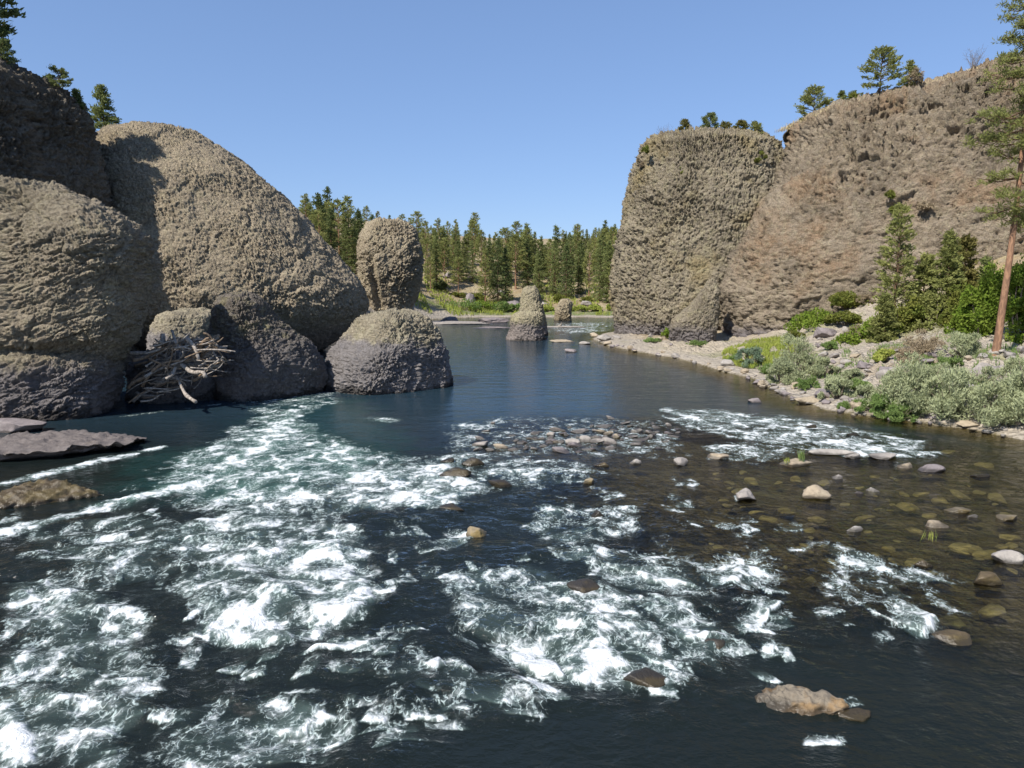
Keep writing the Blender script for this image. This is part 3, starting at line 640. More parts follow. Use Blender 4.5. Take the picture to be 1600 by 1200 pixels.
    f0 = t.math('ADD', foam_a, t.math('ADD', t.math('MULTIPLY', t.math('SUBTRACT', nL, .5), 2.6), t.math('ADD', t.math('MULTIPLY', t.math('SUBTRACT', n1, .5), .95), t.math('MULTIPLY', t.math('SUBTRACT', n2, .5), .30))))
    body_f = t.sm(f0, .44, .90)
    film_f = t.math('MULTIPLY', t.sm(f0, .28, .72), .28)
    lace_f = t.math('MULTIPLY', t.math('MULTIPLY', lace, t.sm(f0, .14, .46)), t.sm(n2, .40, .54))
    speck = t.math('MULTIPLY', t.math('MULTIPLY', t.sm(t.noise(fv, 20, 2, .8), .66, .72), t.sm(n1, .44, .6)), t.math('MULTIPLY', rap, .7))
    fmask = t.math('MULTIPLY', t.math('MAXIMUM', t.math('MULTIPLY', t.attr('white'), t.math('MAXIMUM', t.math('MAXIMUM', body_f, film_f), lace_f)), speck), .95)
    fo = t.bsdf(t.mix(body_f, (.40, .48, .465), (.70, .725, .73)), .55, t.bump(t.math('ADD', n1, t.math('MULTIPLY', n2, .4)), 1., .13), .3)
    m3 = t.n('MixShader'); t.l(fmask, m3.inputs[0]); t.l(m2.outputs[0], m3.inputs[1]); t.l(fo, m3.inputs[2])
    me.materials.append(t.done(m3.outputs[0]))
    tag(link('river_water', me), 'river with dark pools and white foaming rapids', kind='structure')
river()

# ------------------------------------------------------------------ stones
def stone_mat(name, c1, c2, wet=False, moss=None, dry=True):
    if dry: c1, c2 = [tuple(q * .82 for q in c) for c in (c1, c2)]
    t = NT(name); p = t.coord(); oi = t.n('ObjectInfo'); rnd = oi.outputs['Random']
    n = t.noise(p, 2.2, 5, .6); n2 = t.noise(p, 7, 4, .65)
    c = t.mix(rnd, c1, c2); c = t.mix(t.math('MULTIPLY', t.sm(n, .4, .7), .45), c, tuple(min(1, q * 1.35) for q in c2))
    c = t.mix(t.math('MULTIPLY', t.sm(n2, .4, .75), .5), c, tuple(q * .55 for q in c1))
    if moss: c = t.mix(t.math('MULTIPLY', t.sm(t.noise(p, 1.3, 4), .45, .6), .8), c, moss)
    wp = t.n('SeparateXYZ'); t.l(t.pos(), wp.inputs[0])
    z = t.math('ADD', wp.outputs[2], t.math('MULTIPLY', t.math('SUBTRACT', n, .5), .2))
    damp = t.sm(z, .16, .03)
    if dry: c = t.mix(damp, c, t.mix(.72, c, (.02, .017, .012)))
    ro = t.math('SUBTRACT', .85 if not wet else .45, t.math('MULTIPLY', damp, .5 if not wet else .25))
    return t.done(t.bsdf(c, ro, t.bump(t.math('ADD', n2, t.noise(p, 18, 3)), .55, .05), .35))
M['stone_grey'] = stone_mat('grey_stone', (.27, .245, .225), (.36, .325, .29))
M['stone_tan'] = stone_mat('tan_stone', (.33, .265, .185), (.40, .335, .245))
M['stone_pale'] = stone_mat('pale_stone', (.33, .30, .27), (.40, .37, .33))
M['stone_purple'] = stone_mat('purple_grey_stone', (.21, .18, .18), (.27, .235, .23))
M['stone_wet'] = stone_mat('wet_dark_stone', (.032, .028, .023), (.045, .038, .03), True, (.06, .045, .02))
M['stone_mossy'] = stone_mat('ochre_stone', (.25, .20, .125), (.31, .26, .18), False, (.20, .145, .05))
M['stone_ledge'] = stone_mat('ledge_stone', (.12, .10, .093), (.17, .148, .138), False)
M['stone_ledge_wet'] = stone_mat('brown_ledge_stone', (.085, .063, .035), (.13, .097, .053), True, (.10, .075, .03))
M['stone_drowned'] = stone_mat('drowned_stone', (.40, .34, .17), (.50, .44, .26), dry=False)

def ico(sub):
    import bmesh
    bm = bmesh.new(); bmesh.ops.create_icosphere(bm, subdivisions=sub, radius=1)
    v = np.array([q.co[:] for q in bm.verts]); f = np.array([[w.index for w in q.verts] for q in bm.faces]); bm.free(); return v, f
ICO = {k: ico(k) for k in (3, 4, 5, 6)}
def stone_mesh(seed, sub=3, rough=.18, cuts=13, flat=.0, peak=0., knob=0.):
    rg = np.random.RandomState(seed); v, f = ICO[sub]; v = v.copy()
    v *= (1 + .28 * fbm3((v * .9 + seed * 3.7).astype(np.float32), 3))[:, None]
    for _ in range(cuts):                                   # planes broken off the stone
        n = rg.normal(size=3); n /= np.linalg.norm(n); d = rg.uniform(.42, .78); e = v @ n - d
        v = v - np.maximum(e, 0)[:, None] * n * .92
    if peak: v[:, 2] += peak * np.exp(-((v[:, 0] - .15) ** 2 + v[:, 1] ** 2) * 5)
    v = v + v * (rough * fbm3((v * 2.6 + seed * 1.9).astype(np.float32), 4))[:, None]
    if knob: v = v + v * (knob * (np.abs(perlin3((v * 4 + seed).astype(np.float32))) + .6 * np.abs(perlin3((v * 9 + seed).astype(np.float32))) - .4))[:, None]
    return v, f
def stone(name, label, pos, size, mat, seed, rotz=0., sub=4, group=None, cat='stone', tilt=(0, 0), extra=None, **kw):
    v, f = stone_mesh(seed, sub, **kw); V = v * np.array(size)
    if extra:
        amp, fr = extra; n = v / np.array(size); n /= np.maximum(np.linalg.norm(n, axis=1, keepdims=True), 1e-6); q = (V * fr + seed).astype(np.float32)
        V = V + n * (amp * (1.6 * (.42 - np.abs(perlin3(q))) + .9 * (.4 - np.abs(perlin3(q * 2.3))) + .8 * fbm3(q * 1.1 + 7, 3)))[:, None]
    me = mesh_np(name, V, f, [mat])
    o = link(name, me, None, pos); o.rotation_euler = (tilt[0], tilt[1], rotz); return tag(o, label, cat, group, 'thing')
PROTO = {}
def small_stone(name, label, pos, size, matkey, rotz, group, rg):
    k = (matkey, rg.randint(7))
    if k not in PROTO:
        v, f = stone_mesh(100 + 13 * len(PROTO), 3, .14, 12); PROTO[k] = mesh_np(name, v, f, [M[matkey]], smooth_shade=False)
    o = link(name, PROTO[k], None, pos, 0, size); o.rotation_euler = (rg.uniform(-.25, .25), rg.uniform(-.25, .25), rotz); return tag(o, label, 'stone', group, 'thing')

def water_stone(label, px, py, w, h, mk, seed, deep=.35, asp=.75, rot=0., name='river_stone', **kw):
    """(px, py) is the middle of the stone's foot in the picture; w, h its size there"""
    p = at_z(px, py, 0); s = p[1] / F; a = .5 * w * s; zt = h * s / math.cos(math.atan2(H, p[1])) ; zt = max(zt * .58, .06)
    b = a * asp
    stone(name, label, (p[0], p[1] + b * .6, zt - (zt + deep) * .5), (a * 1.08, b * 1.05, (zt + deep) * .56), M[mk], seed, rot, **kw)
WS = [("ochre rounded boulder with a wet side, alone in the middle rapids", 743, 842, 48, 30, 'stone_mossy', 31, .3, .8),
      ("grey peaked stone with wet black foot in the shallow water", 1166, 782, 46, 26, 'stone_grey', 32, .3, .7, 0, dict(peak=.5)),
      ("tan peaked stone right of the grey peaked one in the shallows", 1272, 778, 56, 19, 'stone_tan', 33, .3, .6, 0, dict(peak=.45)),
      ("low tan stone with grass tufts growing on it", 1248, 728, 58, 17, 'stone_tan', 34),
      ("small grey stone below the grass tufted one", 1311, 748, 18, 9, 'stone_grey', 35),
      ("long tan grey flat stone below the right rapids", 1385, 716, 56, 14, 'stone_grey', 36),
      ("tan wedge stone beside the purple grey block", 1416, 730, 38, 10, 'stone_tan', 37),
      ("purple grey block stone with square ends in the shallows", 1463, 736, 50, 14, 'stone_purple', 38, .3, .5),
      ("pale flat stone just above the waterline, right of the tan peaked stone", 1365, 767, 30, 9, 'stone_pale', 39),
      ("tiny flat stone beside the pale flat one", 1345, 770, 16, 5, 'stone_purple', 40),
      ("small pale wedge of stone at the upper end of the right foam streak", 1336, 830, 34, 13, 'stone_pale', 41, .3, .5),
      ("pale humped stone near a lone floating weed", 1470, 824, 46, 14, 'stone_tan', 42),
      ("brown wet stone above the pale humped stone", 1505, 800, 44, 13, 'stone_mossy', 43),
      ("small pinkish stone at the foot of the brown wet stone", 1524, 807, 26, 8, 'stone_pale', 44),
      ("pale round boulder cut by the picture's right edge", 1585, 880, 50, 24, 'stone_pale', 45, .3, .8),
      ("olive half drowned stone with a dry tip near the right edge", 1578, 812, 44, 13, 'stone_mossy', 46),
      ("rough brown wet rock awash below the pale round boulder", 1552, 912, 66, 22, 'stone_ledge_wet', 47),
      ("low wet stone at the right tip of the foam streak", 1450, 884, 34, 10, 'stone_ledge_wet', 48),
      ("brown dripping rock where the lower right foam streak begins", 1492, 1002, 66, 24, 'stone_ledge_wet', 49),
      ("black wet hump of rock splitting the centre foam", 1010, 1072, 110, 30, 'stone_wet', 50, .3, .6),
      ("black wet knob at the right end of the centre foam", 1085, 1075, 30, 14, 'stone_wet', 51),
      ("grey rounded stone standing alone off the right bank", 1182, 629, 25, 12, 'stone_purple', 52),
      ("grey dome stone right of the gravel bar", 1065, 726, 34, 15, 'stone_grey', 53),
      ("small pale stone between the gravel bar and the grey dome stone", 991, 724, 26, 9, 'stone_pale', 54),
      ("dark wet round boulder with ochre crown among the foam", 782, 760, 42, 20, 'stone_wet', 55),
      ("dark slanting wet rock below the bar's left tip", 706, 745, 60, 20, 'stone_wet', 56),
      ("black tilted rock in the white water left of the bar", 735, 727, 44, 16, 'stone_wet', 57),
      ("small brown wet stone at the top edge of the white water", 700, 720, 24, 9, 'stone_wet', 58),
      ("ochre crowned wet stone right of the dark round boulder", 920, 755, 24, 10, 'stone_mossy', 59),
      ("brown stone awash under the bar's right end", 940, 728, 30, 9, 'stone_ledge_wet', 60),
      ("dark stone awash between two small breakers", 936, 806, 30, 11, 'stone_wet', 61),
      ("long dark rock awash in the centre rapids", 925, 928, 80, 20, 'stone_wet', 62),
      ("dark wet rock at the foot of the big left foam pile", 700, 800, 50, 16, 'stone_wet', 63),
      ("black wet rock behind the breaker at lower centre", 1120, 1020, 60, 22, 'stone_wet', 64),
      ("small dark stone in the right upper rapids", 1268, 668, 18, 9, 'stone_wet', 65),
      ("low dark stone in the lower edge of the right rapids", 1335, 680, 26, 8, 'stone_wet', 66),
      ("flat pale stone left of the grass tufted stone", 1120, 716, 44, 8, 'stone_tan', 67),
      ("brown wet stone near the right bank, awash", 1535, 744, 34, 8, 'stone_wet', 68)]
for q in WS:
    kw = q[9] if len(q) > 9 else q[10] if len(q) > 10 else {}
    if isinstance(kw, (int, float)): kw = q[10] if len(q) > 10 else {}
    water_stone(q[0], q[1], q[2], q[3], q[4], q[5], q[6], q[7] if len(q) > 7 else .3, q[8] if len(q) > 8 else .7, 0., **kw)
# long slab in the lower right, and the pale slab that lies like a plank
M['stone_slab'] = stone_mat('slab_stone', (.15, .125, .095), (.24, .205, .155), False, (.21, .13, .055))
p = at_z(1250, 1100, 0)
stone('river_slab', 'long orange grey slab of rock lying in the lower right water', (p[0], p[1], -.03), (1.5, .34, .24), M['stone_slab'], 70, R(-17), 6, cat='stone', rough=.2, cuts=10, extra=(.12, 3.2))
p = at_z(1338, 1125, 0)
stone('river_stone', 'wet brown rubble at the right end of the long orange slab', (p[0], p[1] + .25, -.06), (.42, .26, .22), M['stone_ledge_wet'], 71, 0, 4)
p = at_z(1300, 709, 0); stone('river_slab', 'pale straight sided slab lying like a plank below the right rapids', (p[0], p[1], .06), (1.25, .28, .2), M['stone_pale'], 72, R(-8), 4, cuts=3)
p = at_z(1332, 714, 0); stone('river_slab', 'short pale slab touching the end of the plank like slab', (p[0], p[1], .03), (.55, .4, .2), M['stone_pale'], 73, R(20), 4)
# ledges under the left boulder
p = at_z(70, 706, 0); stone('rock_ledge', 'flat purplish grey ledge of rock above the left chute', (p[0] - 1.5, p[1] + .8, .02), (7.4, 3.5, .72), M['stone_ledge'], 74, R(7), 6, cat='rock', rough=.2, cuts=7, extra=(.24, 1.5))
p = at_z(45, 790, 0); stone('rock_ledge', 'brown and ochre wet ledge below the left chute', (p[0] - .6, p[1] + .9, -.02), (3.6, 1.7, .52), M['stone_ledge_wet'], 75, R(16), 6, cat='rock', rough=.2, cuts=7, extra=(.17, 2.0))
p = at_z(20, 672, 0); stone('cave_rock', 'dark rock in the hollow at the foot of the massive boulder', (p[0], p[1], .2), (2.2, 1.2, 1.0), M['stone_purple'], 76, 0, 4, cat='rock', knob=.1)
# low rock bars by the midstream rocks
for lab, px, py, Y, a, b, z, mk, sd_ in [
        ('low grey brown rock bar between the rock pillar and the squat rock', 690, 512, 166, 12, 3.2, .75, 'stone_grey', 77), ('thin rock bar left of the squat midstream rock', 775, 512, 150, 7, 1.3, .35, 'stone_purple', 78),
        ('dark rock hump on the low bar behind the squat rock', 770, 503, 172, 5, 2.2, 1.2, 'stone_purple', 79), ('thin flat rock bar right of the leaning rock', 882, 511, 152, 6.5, 1.1, .3, 'stone_grey', 80),
        ('grey knob of rock on the bar beside the rock pillar', 705, 497, 178, 3.2, 2, 1.8, 'stone_purple', 81), ('low tan rock awash right of the squat rock', 876, 534, 113, 2.6, 1.2, .55, 'stone_tan', 82),
        ('small dark rock in the pool in front of the flat topped cliff', 893, 550, 96, 1.1, .8, .75, 'stone_purple', 83), ('pale stone in the pool left of the rubble point', 911, 537, 109, 1.1, .8, .5, 'stone_pale', 84)]:
    p = at_y(px, py, Y); stone('low_rock', lab, (p[0], Y, 0), (a, b, z), M[mk], sd_, 0, 5 if a > 4 else 4, cat='rock', knob=.12)

rg = np.random.RandomState(11)
# gravel bar
BAR = [(752, 697, 32, 12), (781, 700, 26, 9), (802, 703, 18, 8), (835, 702, 14, 7), (848, 697, 16, 6), (862, 682, 16, 12), (871, 673, 30, 7), (906, 675, 34, 9), (944, 667, 30, 7), (940, 676, 20, 7), (860, 690, 24, 10), (875, 690, 16, 7), (893, 694, 26, 13),
       (914, 689, 24, 12), (900, 697, 28, 8), (931, 691, 26, 8), (953, 692, 30, 12), (876, 706, 32, 11), (954, 702, 26, 8), (972, 688, 10, 6), (985, 666, 12, 6), (972, 667, 9, 5), (1016, 676, 28, 6), (1046, 678, 24, 7), (1060, 676, 12, 5), (995, 695, 20, 7), (1025, 668, 20, 4),
       (930, 684, 18, 8), (945, 684, 16, 7), (962, 683, 18, 8), (885, 680, 14, 6), (1000, 671, 12, 5), (925, 666, 12, 6), (812, 692, 14, 5), (765, 703, 16, 6), (822, 698, 10, 5), (905, 707, 16, 5), (925, 702, 16, 5), (985, 704, 16, 5), (1030, 700, 14, 4), (1040, 690, 14, 4), (845, 685, 12, 5), (890, 668, 12, 5), (960, 672, 14, 5), (1010, 685, 14, 5)]
_rb = np.random.RandomState(8)
for _ in range(55):
    _x = _rb.uniform(740, 1060); BAR.append((_x, np.interp(_x, [740, 860, 960, 1060], [700, 690, 682, 676]) + _rb.normal() * 11, _rb.uniform(8, 22), _rb.uniform(3, 7)))
BAR.sort()
for i, (px, py, w, h) in enumerate(BAR):
    mk = 'stone_grey stone_pale stone_grey stone_tan stone_purple stone_grey'.split()[rg.randint(6)]; p = at_z(px, py, 0); s = p[1] / F; a = .5 * w * s; zt = max(h * s * .6, .08)
    small_stone('bar_stone', f"{mk[6:].replace('purple', 'purplish')} stone on the gravel bar, {ordinal(i + 1)} from the bar's left tip", (p[0], p[1] + a * .4, zt * .3 - .06), (a * 1.1, a * rg.uniform(.6, .8), zt * .95), mk, rg.uniform(-.5, .5), 'stones of the gravel bar', rg)
# drowned stones under the clear shallow water
spots = [(1200, 800, 40), (1225, 790, 36), (1280, 805, 34), (1265, 820, 30), (1320, 845, 40), (1390, 850, 34), (1370, 858, 24), (1400, 866, 30), (1425, 868, 34), (1500, 845, 60), (1540, 855, 50), (1580, 830, 44), (1175, 745, 30), (1215, 748, 26), (1245, 742, 28), (1290, 745, 30),
         (1140, 748, 22), (1160, 732, 24), (1440, 765, 30), (1420, 785, 40), (1470, 775, 34), (1350, 800, 36), (1500, 765, 36), (1560, 770, 40), (1540, 720, 36), (1480, 700, 30), (1550, 940, 60), (1490, 960, 50), (1400, 1010, 50), (1300, 870, 30), (1250, 850, 26), (1430, 820, 40), (1130, 775, 20), (1320, 780, 26), (925, 1010, 60), (790, 875, 50)]
_rd = np.random.RandomState(19)
for _ in range(54):
    spots.append((_rd.uniform(1090, 1600), _rd.uniform(730, 900), _rd.uniform(10, 30)))
spots.sort()
for i, (px, py, w) in enumerate(spots):
    p = at_z(px, py, 0); a = .5 * w * p[1] / F; g = h1(p[0], p[1]); zc = max(g, -.75) ; zc = -.12 - a * .30
    small_stone('drowned_stone', f"yellowish drowned stone under clear shallow water, {ordinal(i + 1)} from the left", (p[0], p[1], zc), (a, a * rg.uniform(.7, 1), a * .34), 'stone_drowned', rg.uniform(0, 3), 'drowned stones of the shallows', rg)
# stones along the right bank's waterline, from the rubble point to the picture's edge
shore = [np.array(at_z(*q)[:2]) for q in [(955, 541), (1000, 551), (1060, 561), (1085, 568), (1130, 581), (1180, 594), (1205, 608), (1240, 624), (1290, 642), (1350, 650), (1450, 663), (1530, 674), (1610, 692)]]
names = ['rubble point', 'sandy cove', 'grass patch', 'blue green willow', 'tan boulder cluster', 'grey willows', "picture's edge"]
pts = []
seg = [np.linalg.norm(shore[i + 1] - shore[i]) for i in range(len(shore) - 1)]
for i in range(len(shore) - 1):
    px0 = 800 + F * shore[i][0] / shore[i][1]
    dens = .55 if px0 < 1000 else .5 if px0 < 1090 else .8 if px0 < 1180 else 2.3
    for _ in range(int(seg[i] * dens + rg.rand())):
        pts.append((i + rg.rand(), rg.uniform(-.5, 2.6) if px0 > 1180 else rg.uniform(-.4, 1.6)))
pts.sort()
for j, (u, off) in enumerate(pts):
    i = int(u); t = u - i; p = shore[i] * (1 - t) + shore[i + 1] * t; e = shore[i + 1] - shore[i]; n = np.array([-e[1], e[0]]); n /= np.linalg.norm(n)
    if n[0] < 0: n = -n
    p = p + n * off; a = rg.uniform(.16, .42) * (1.3 if rg.rand() < .25 else 1) * (1.2 if p[1] > 70 else 1)
    mk = 'stone_grey stone_pale stone_tan stone_grey stone_purple stone_tan stone_grey'.split()[rg.randint(7)]
    small_stone('bank_stone', f"{mk[6:].replace('purple', 'purplish')} stone at the right bank's waterline, {ordinal(j + 1)} from the rubble point", (p[0], p[1], max(h1(*p), 0) + a * .16), (a * rg.uniform(.9, 1.5), a * rg.uniform(.8, 1.1), a * rg.uniform(.5, .8)), mk, rg.uniform(0, 3), 'stones along the right bank', rg)
BANK_N = len(pts)
# rubble higher on the bank
hi = []
for k in range(100):
    px = rg.uniform(1260, 1600); py = rg.uniform(545, 640) - (px < 1330) * 20
    hi.append((px, py))
for k in range(16): hi.append((rg.uniform(935, 1120), rg.uniform(522, 545)))
hi.sort()
def ground_at(px, py):
    d = ray(px, py); t = 20.
    for _ in range(260):
        q = np.array([0, 0, H]) + d * t
        if q[2] < h1(q[0], q[1]): break
        t += .5
    return q
for j, (px, py) in enumerate(hi):
    p = ground_at(px, py); a = rg.uniform(.25, .6) * (1.5 if rg.rand() < .15 else 1)
    mk = 'stone_grey stone_pale stone_tan stone_grey stone_purple'.split()[rg.randint(5)]
    small_stone('rubble_stone', f"{mk[6:].replace('purple', 'purplish')} rubble stone on the dry right bank, {ordinal(j + 1)} from the cliff foot", (p[0], p[1], h1(p[0], p[1]) + a * .15), (a * rg.uniform(.9, 1.5), a, a * rg.uniform(.5, .85)), mk, rg.uniform(0, 3), 'rubble on the right bank', rg)
for lab, px, py, w, hgt, mk, sd_ in [('large grey boulder on the bank right below the tall pine', 1548, 590, 70, 30, 'stone_grey', 90), ('tan boulder in the cluster at the waterline bend', 1265, 632, 44, 18, 'stone_tan', 91), ('brown grey boulder at the head of the waterline cluster', 1290, 622, 50, 22, 'stone_purple', 92),
        ('pale boulder beside the sandy cove', 1140, 572, 30, 14, 'stone_pale', 93), ('purplish slab at the waterline below the grey willows', 1460, 655, 50, 14, 'stone_purple', 94), ('pale upright rock in front of the bright green bush', 1322, 520, 14, 16, 'stone_pale', 95),
        ('slanting dark rock at the foot of the cliff wall', 1290, 528, 50, 22, 'stone_purple', 96), ('tan flat boulder at the waterline near the right edge', 1520, 668, 46, 13, 'stone_tan', 97), ('grey boulder on the slope among the rubble', 1390, 585, 34, 18, 'stone_purple', 98), ('big pale rock of the rubble point', 945, 533, 26, 14, 'stone_pale', 99), ('tan rock at the tip of the rubble point', 930, 527, 22, 9, 'stone_tan', 101)]:
    p = ground_at(px, py); a = .5 * w * p[1] / F; zt = hgt * p[1] / F
    stone('bank_boulder', lab, (p[0], p[1] + a * .3, p[2] + zt * .25), (a, a * .8, zt * .6), M[mk], sd_, 0, 4, cat='boulder')

# ------------------------------------------------------------------ plants
def leaf_mat(name, c1, c2, trans=.3, dry=None):
    t = NT(name); oi = t.n('ObjectInfo'); p = t.pos()
    c = t.mix(t.sm(t.noise(p, .9, 3), .35, .65), c1, c2); c = t.mix(t.math('MULTIPLY', oi.outputs['Random'], .5), c, tuple(q * .7 for q in c1))
    if dry: c = t.mix(t.math('MULTIPLY', t.sm(t.noise(p, 1.7, 3), .5, .68), .8), c, dry)
    d = t.n('BsdfDiffuse'); t.l(c, d.inputs[0]); tr = t.n('BsdfTranslucent'); t.l(t.mix(.5, c, tuple(min(1, q * 1.6) for q in c2)), tr.inputs[0])
    m = t.n('MixShader'); m.inputs[0].default_value = trans; t.l(d.outputs[0], m.inputs[1]); t.l(tr.outputs[0], m.inputs[2]); return t.done(m.outputs[0])
def bark_mat(name, c1, c2):
    t = NT(name); p = t.coord(); n = t.noise(t.mapping(p, (3, 3, .7)), 2.2, 4, .6)
    return t.done(t.bsdf(t.mix(t.sm(n, .38, .6), c1, c2), .9, t.bump(n, .7, .08), .1))
M['fir'] = leaf_mat('fir_needles', (.14, .17, .06), (.215, .24, .095)); M['fir_dark'] = leaf_mat('dark_fir_needles', (.10, .13, .05), (.155, .185, .075))
M['pine'] = leaf_mat('pine_needles', (.19, .21, .07), (.27, .28, .10)); M['pine_yellow'] = leaf_mat('yellowing_needles', (.15, .15, .045), (.22, .19, .07))
M['leaf'] = leaf_mat('bright_leaves', (.13, .20, .03), (.23, .29, .055), .35); M['leaf_olive'] = leaf_mat('olive_leaves', (.12, .15, .035), (.2, .2, .05), .3)
M['sage'] = leaf_mat('sage_willow_leaves', (.27, .30, .17), (.38, .41, .24), .25); M['sage_green'] = leaf_mat('green_willow_leaves', (.13, .2, .06), (.2, .27, .09), .3); M['sage_blue'] = leaf_mat('blue_willow_leaves', (.15, .21, .14), (.21, .27, .18), .25)
M['dry'] = leaf_mat('dry_twig_leaves', (.25, .2, .13), (.32, .26, .18), .15); M['lime'] = leaf_mat('yellow_green_grass', (.24, .30, .06), (.36, .38, .10), .3)
M['straw'] = leaf_mat('straw_grass', (.38, .31, .18), (.46, .39, .24), .2); M['twig'] = bark_mat('twig_bark', (.14, .11, .08), (.22, .18, .14))
M['bark_orange'] = bark_mat('ponderosa_bark', (.29, .17, .105), (.17, .10, .065)); M['bark'] = bark_mat('brown_bark', (.16, .10, .06), (.10, .065, .045)); M['drift'] = bark_mat('bleached_wood', (.35, .31, .27), (.20, .175, .15)); M['drift_brown'] = bark_mat('brown_driftwood', (.24, .175, .12), (.14, .105, .075))

def tube(path, rad, nseg=7):
    P = np.array(path, float); n = len(P); tn = np.gradient(P, axis=0); tn /= np.maximum(np.linalg.norm(tn, axis=1, keepdims=True), 1e-9)
    ref = np.array([1., 0, 0]) if abs(tn[0, 0]) < .8 else np.array([0, 1., 0])
    a = np.cross(tn, ref); a /= np.maximum(np.linalg.norm(a, axis=1, keepdims=True), 1e-9); b = np.cross(tn, a)
    th = np.linspace(0, 2 * np.pi, nseg, endpoint=False); r = np.broadcast_to(np.asarray(rad, float), (n,))
    v = P[:, None] + (a[:, None] * np.cos(th)[None, :, None] + b[:, None] * np.sin(th)[None, :, None]) * r[:, None, None]
    f = grid_faces(n, nseg, True)
    return v.reshape(-1, 3), f[:, ::-1]
def join(parts):
    V = []; Fc = []; k = 0
    for v, f in parts: V.append(v); Fc.append(np.asarray(f) + k); k += len(v)
    return np.concatenate(V), np.concatenate(Fc)
def caps(v, nseg):                                      # closes both ends of a tube with fans of quads
    k = len(v); i = np.arange(nseg); v2 = np.concatenate([v, v[:nseg].mean(0, keepdims=True), v[-nseg:].mean(0, keepdims=True)])
    f = np.concatenate([np.stack([np.full(nseg, k), i, (i + 1) % nseg], 1), np.stack([np.full(nseg, k + 1), k - nseg + (i + 1) % nseg, k - nseg + i], 1)]); return v2, f
def leaves(c, axis, L, Wd, rg, spread=.8):
    n = len(c); a = axis + spread * rg.normal(size=(n, 3)); a /= np.linalg.norm(a, axis=1, keepdims=True)
    b = np.cross(a, rg.normal(size=(n, 3))); b /= np.maximum(np.linalg.norm(b, axis=1, keepdims=True), 1e-6)
    l = (L * rg.uniform(.6, 1.3, n))[:, None]; w = (Wd * rg.uniform(.6, 1.3, n))[:, None]
    v = np.stack([c - a * l * .5, c + b * w * .5, c + a * l * .5, c - b * w * .5], 1).reshape(-1, 3)
    return v, np.arange(4 * n).reshape(-1, 4)
def conifer_parts(h, rmax, cb, seed, kind='fir', whorl=.55, per=4, tufts=5, leaf=.5, nl=4, lean=(0, 0), tr=None):
    rg = np.random.RandomState(seed); tr = tr or h * .014
    zs = np.linspace(0, h, 14); wob = np.cumsum(rg.normal(size=(14, 2)) * .012 * h * .25, 0)
    path = np.stack([wob[:, 0] * .4 + lean[0] * (zs / h) , wob[:, 1] * .4 + lean[1] * (zs / h), zs], 1); path[0, :2] = 0
    rad = tr * (1 - zs / h) ** .8 * (1 + .5 * np.exp(-zs / (h * .03))) + .012
    parts = [tube(path, rad, 8)]; C = []; A = []
    z = h * cb
    while z < h * .985:
        f = (z - h * cb) / (h * (1 - cb))
        if kind == 'fir': prof = (1 - f) ** .75 * min(1, .55 + 3.5 * f)
        else: prof = (np.sin(np.pi * min(1, .18 + .82 * f) ** .9) ** .7) * (1 - .35 * f) + .06
        for _ in range(per):
            if rg.rand() < (.06 if kind == 'fir' else .2): continue
            r = rmax * prof * rg.uniform(.6, 1.12) + .15; ph = rg.uniform(0, 6.283); zz = z + rg.uniform(-.5, .5) * whorl
            x0 = np.interp(zz, zs, path[:, 0]); y0 = np.interp(zz, zs, path[:, 1])
            up = (-.18 if kind == 'fir' else .12) + .55 * f
            d = np.array([math.cos(ph), math.sin(ph), up]); o = np.array([x0, y0, zz]); tip = o + d * r
            droop = np.array([0, 0, -.12 * r if kind == 'fir' else .05 * r])
            parts.append(tube([o, o + d * r * .5 + droop * .3, tip + droop], [.02 + .012 * r, .012 + .006 * r, .006], 3))
            nt_ = max(2, int(round(tufts * (.35 + r / rmax))))
            t = np.sqrt(np.linspace(.10 if kind == 'fir' else .35, 1, nt_)) * rg.uniform(.95, 1.05, nt_)
            side = np.array([-d[1], d[0], 0])
            c = o + d * (r * t)[:, None] + droop * (t ** 2)[:, None] + side * (rg.normal(size=nt_) * .16 * r * (1.1 - t * .6))[:, None]
            c = np.repeat(c, nl, 0) + rg.normal(size=(nt_ * nl, 3)) * np.array([1, 1, .6]) * leaf * .42
            C.append(c); A.append(np.repeat((d + np.array([0, 0, .25]))[None], nt_ * nl, 0))
        z += whorl * rg.uniform(.7, 1.3)
    C.append(path[-1] + rg.normal(size=(8, 3)) * np.array([.12, .12, .3]) - [0, 0, .3]); A.append(np.tile([[0, 0, 1.]], (8, 1)))
    c = np.concatenate(C); a = np.concatenate(A)
    crown = leaves(c, a, leaf, leaf * .36, rg, .55)
    return join(parts), crown
def conifer(label, base, h, rmax, cb, seed, kind='fir', mat='fir', bark='bark', group=None, name='pine_tree', cat='tree', **kw):
    (tv, tf), (cv, cf) = conifer_parts(h, rmax, cb, seed, kind, **kw)
    root = tag(empty(name, base), label, cat, group, 'thing')
    link('trunk', mesh_np('trunk', tv, tf, [M[bark]]), root); link('crown', mesh_np('crown', cv, cf, [M[mat]], smooth_shade=False), root)
    return root
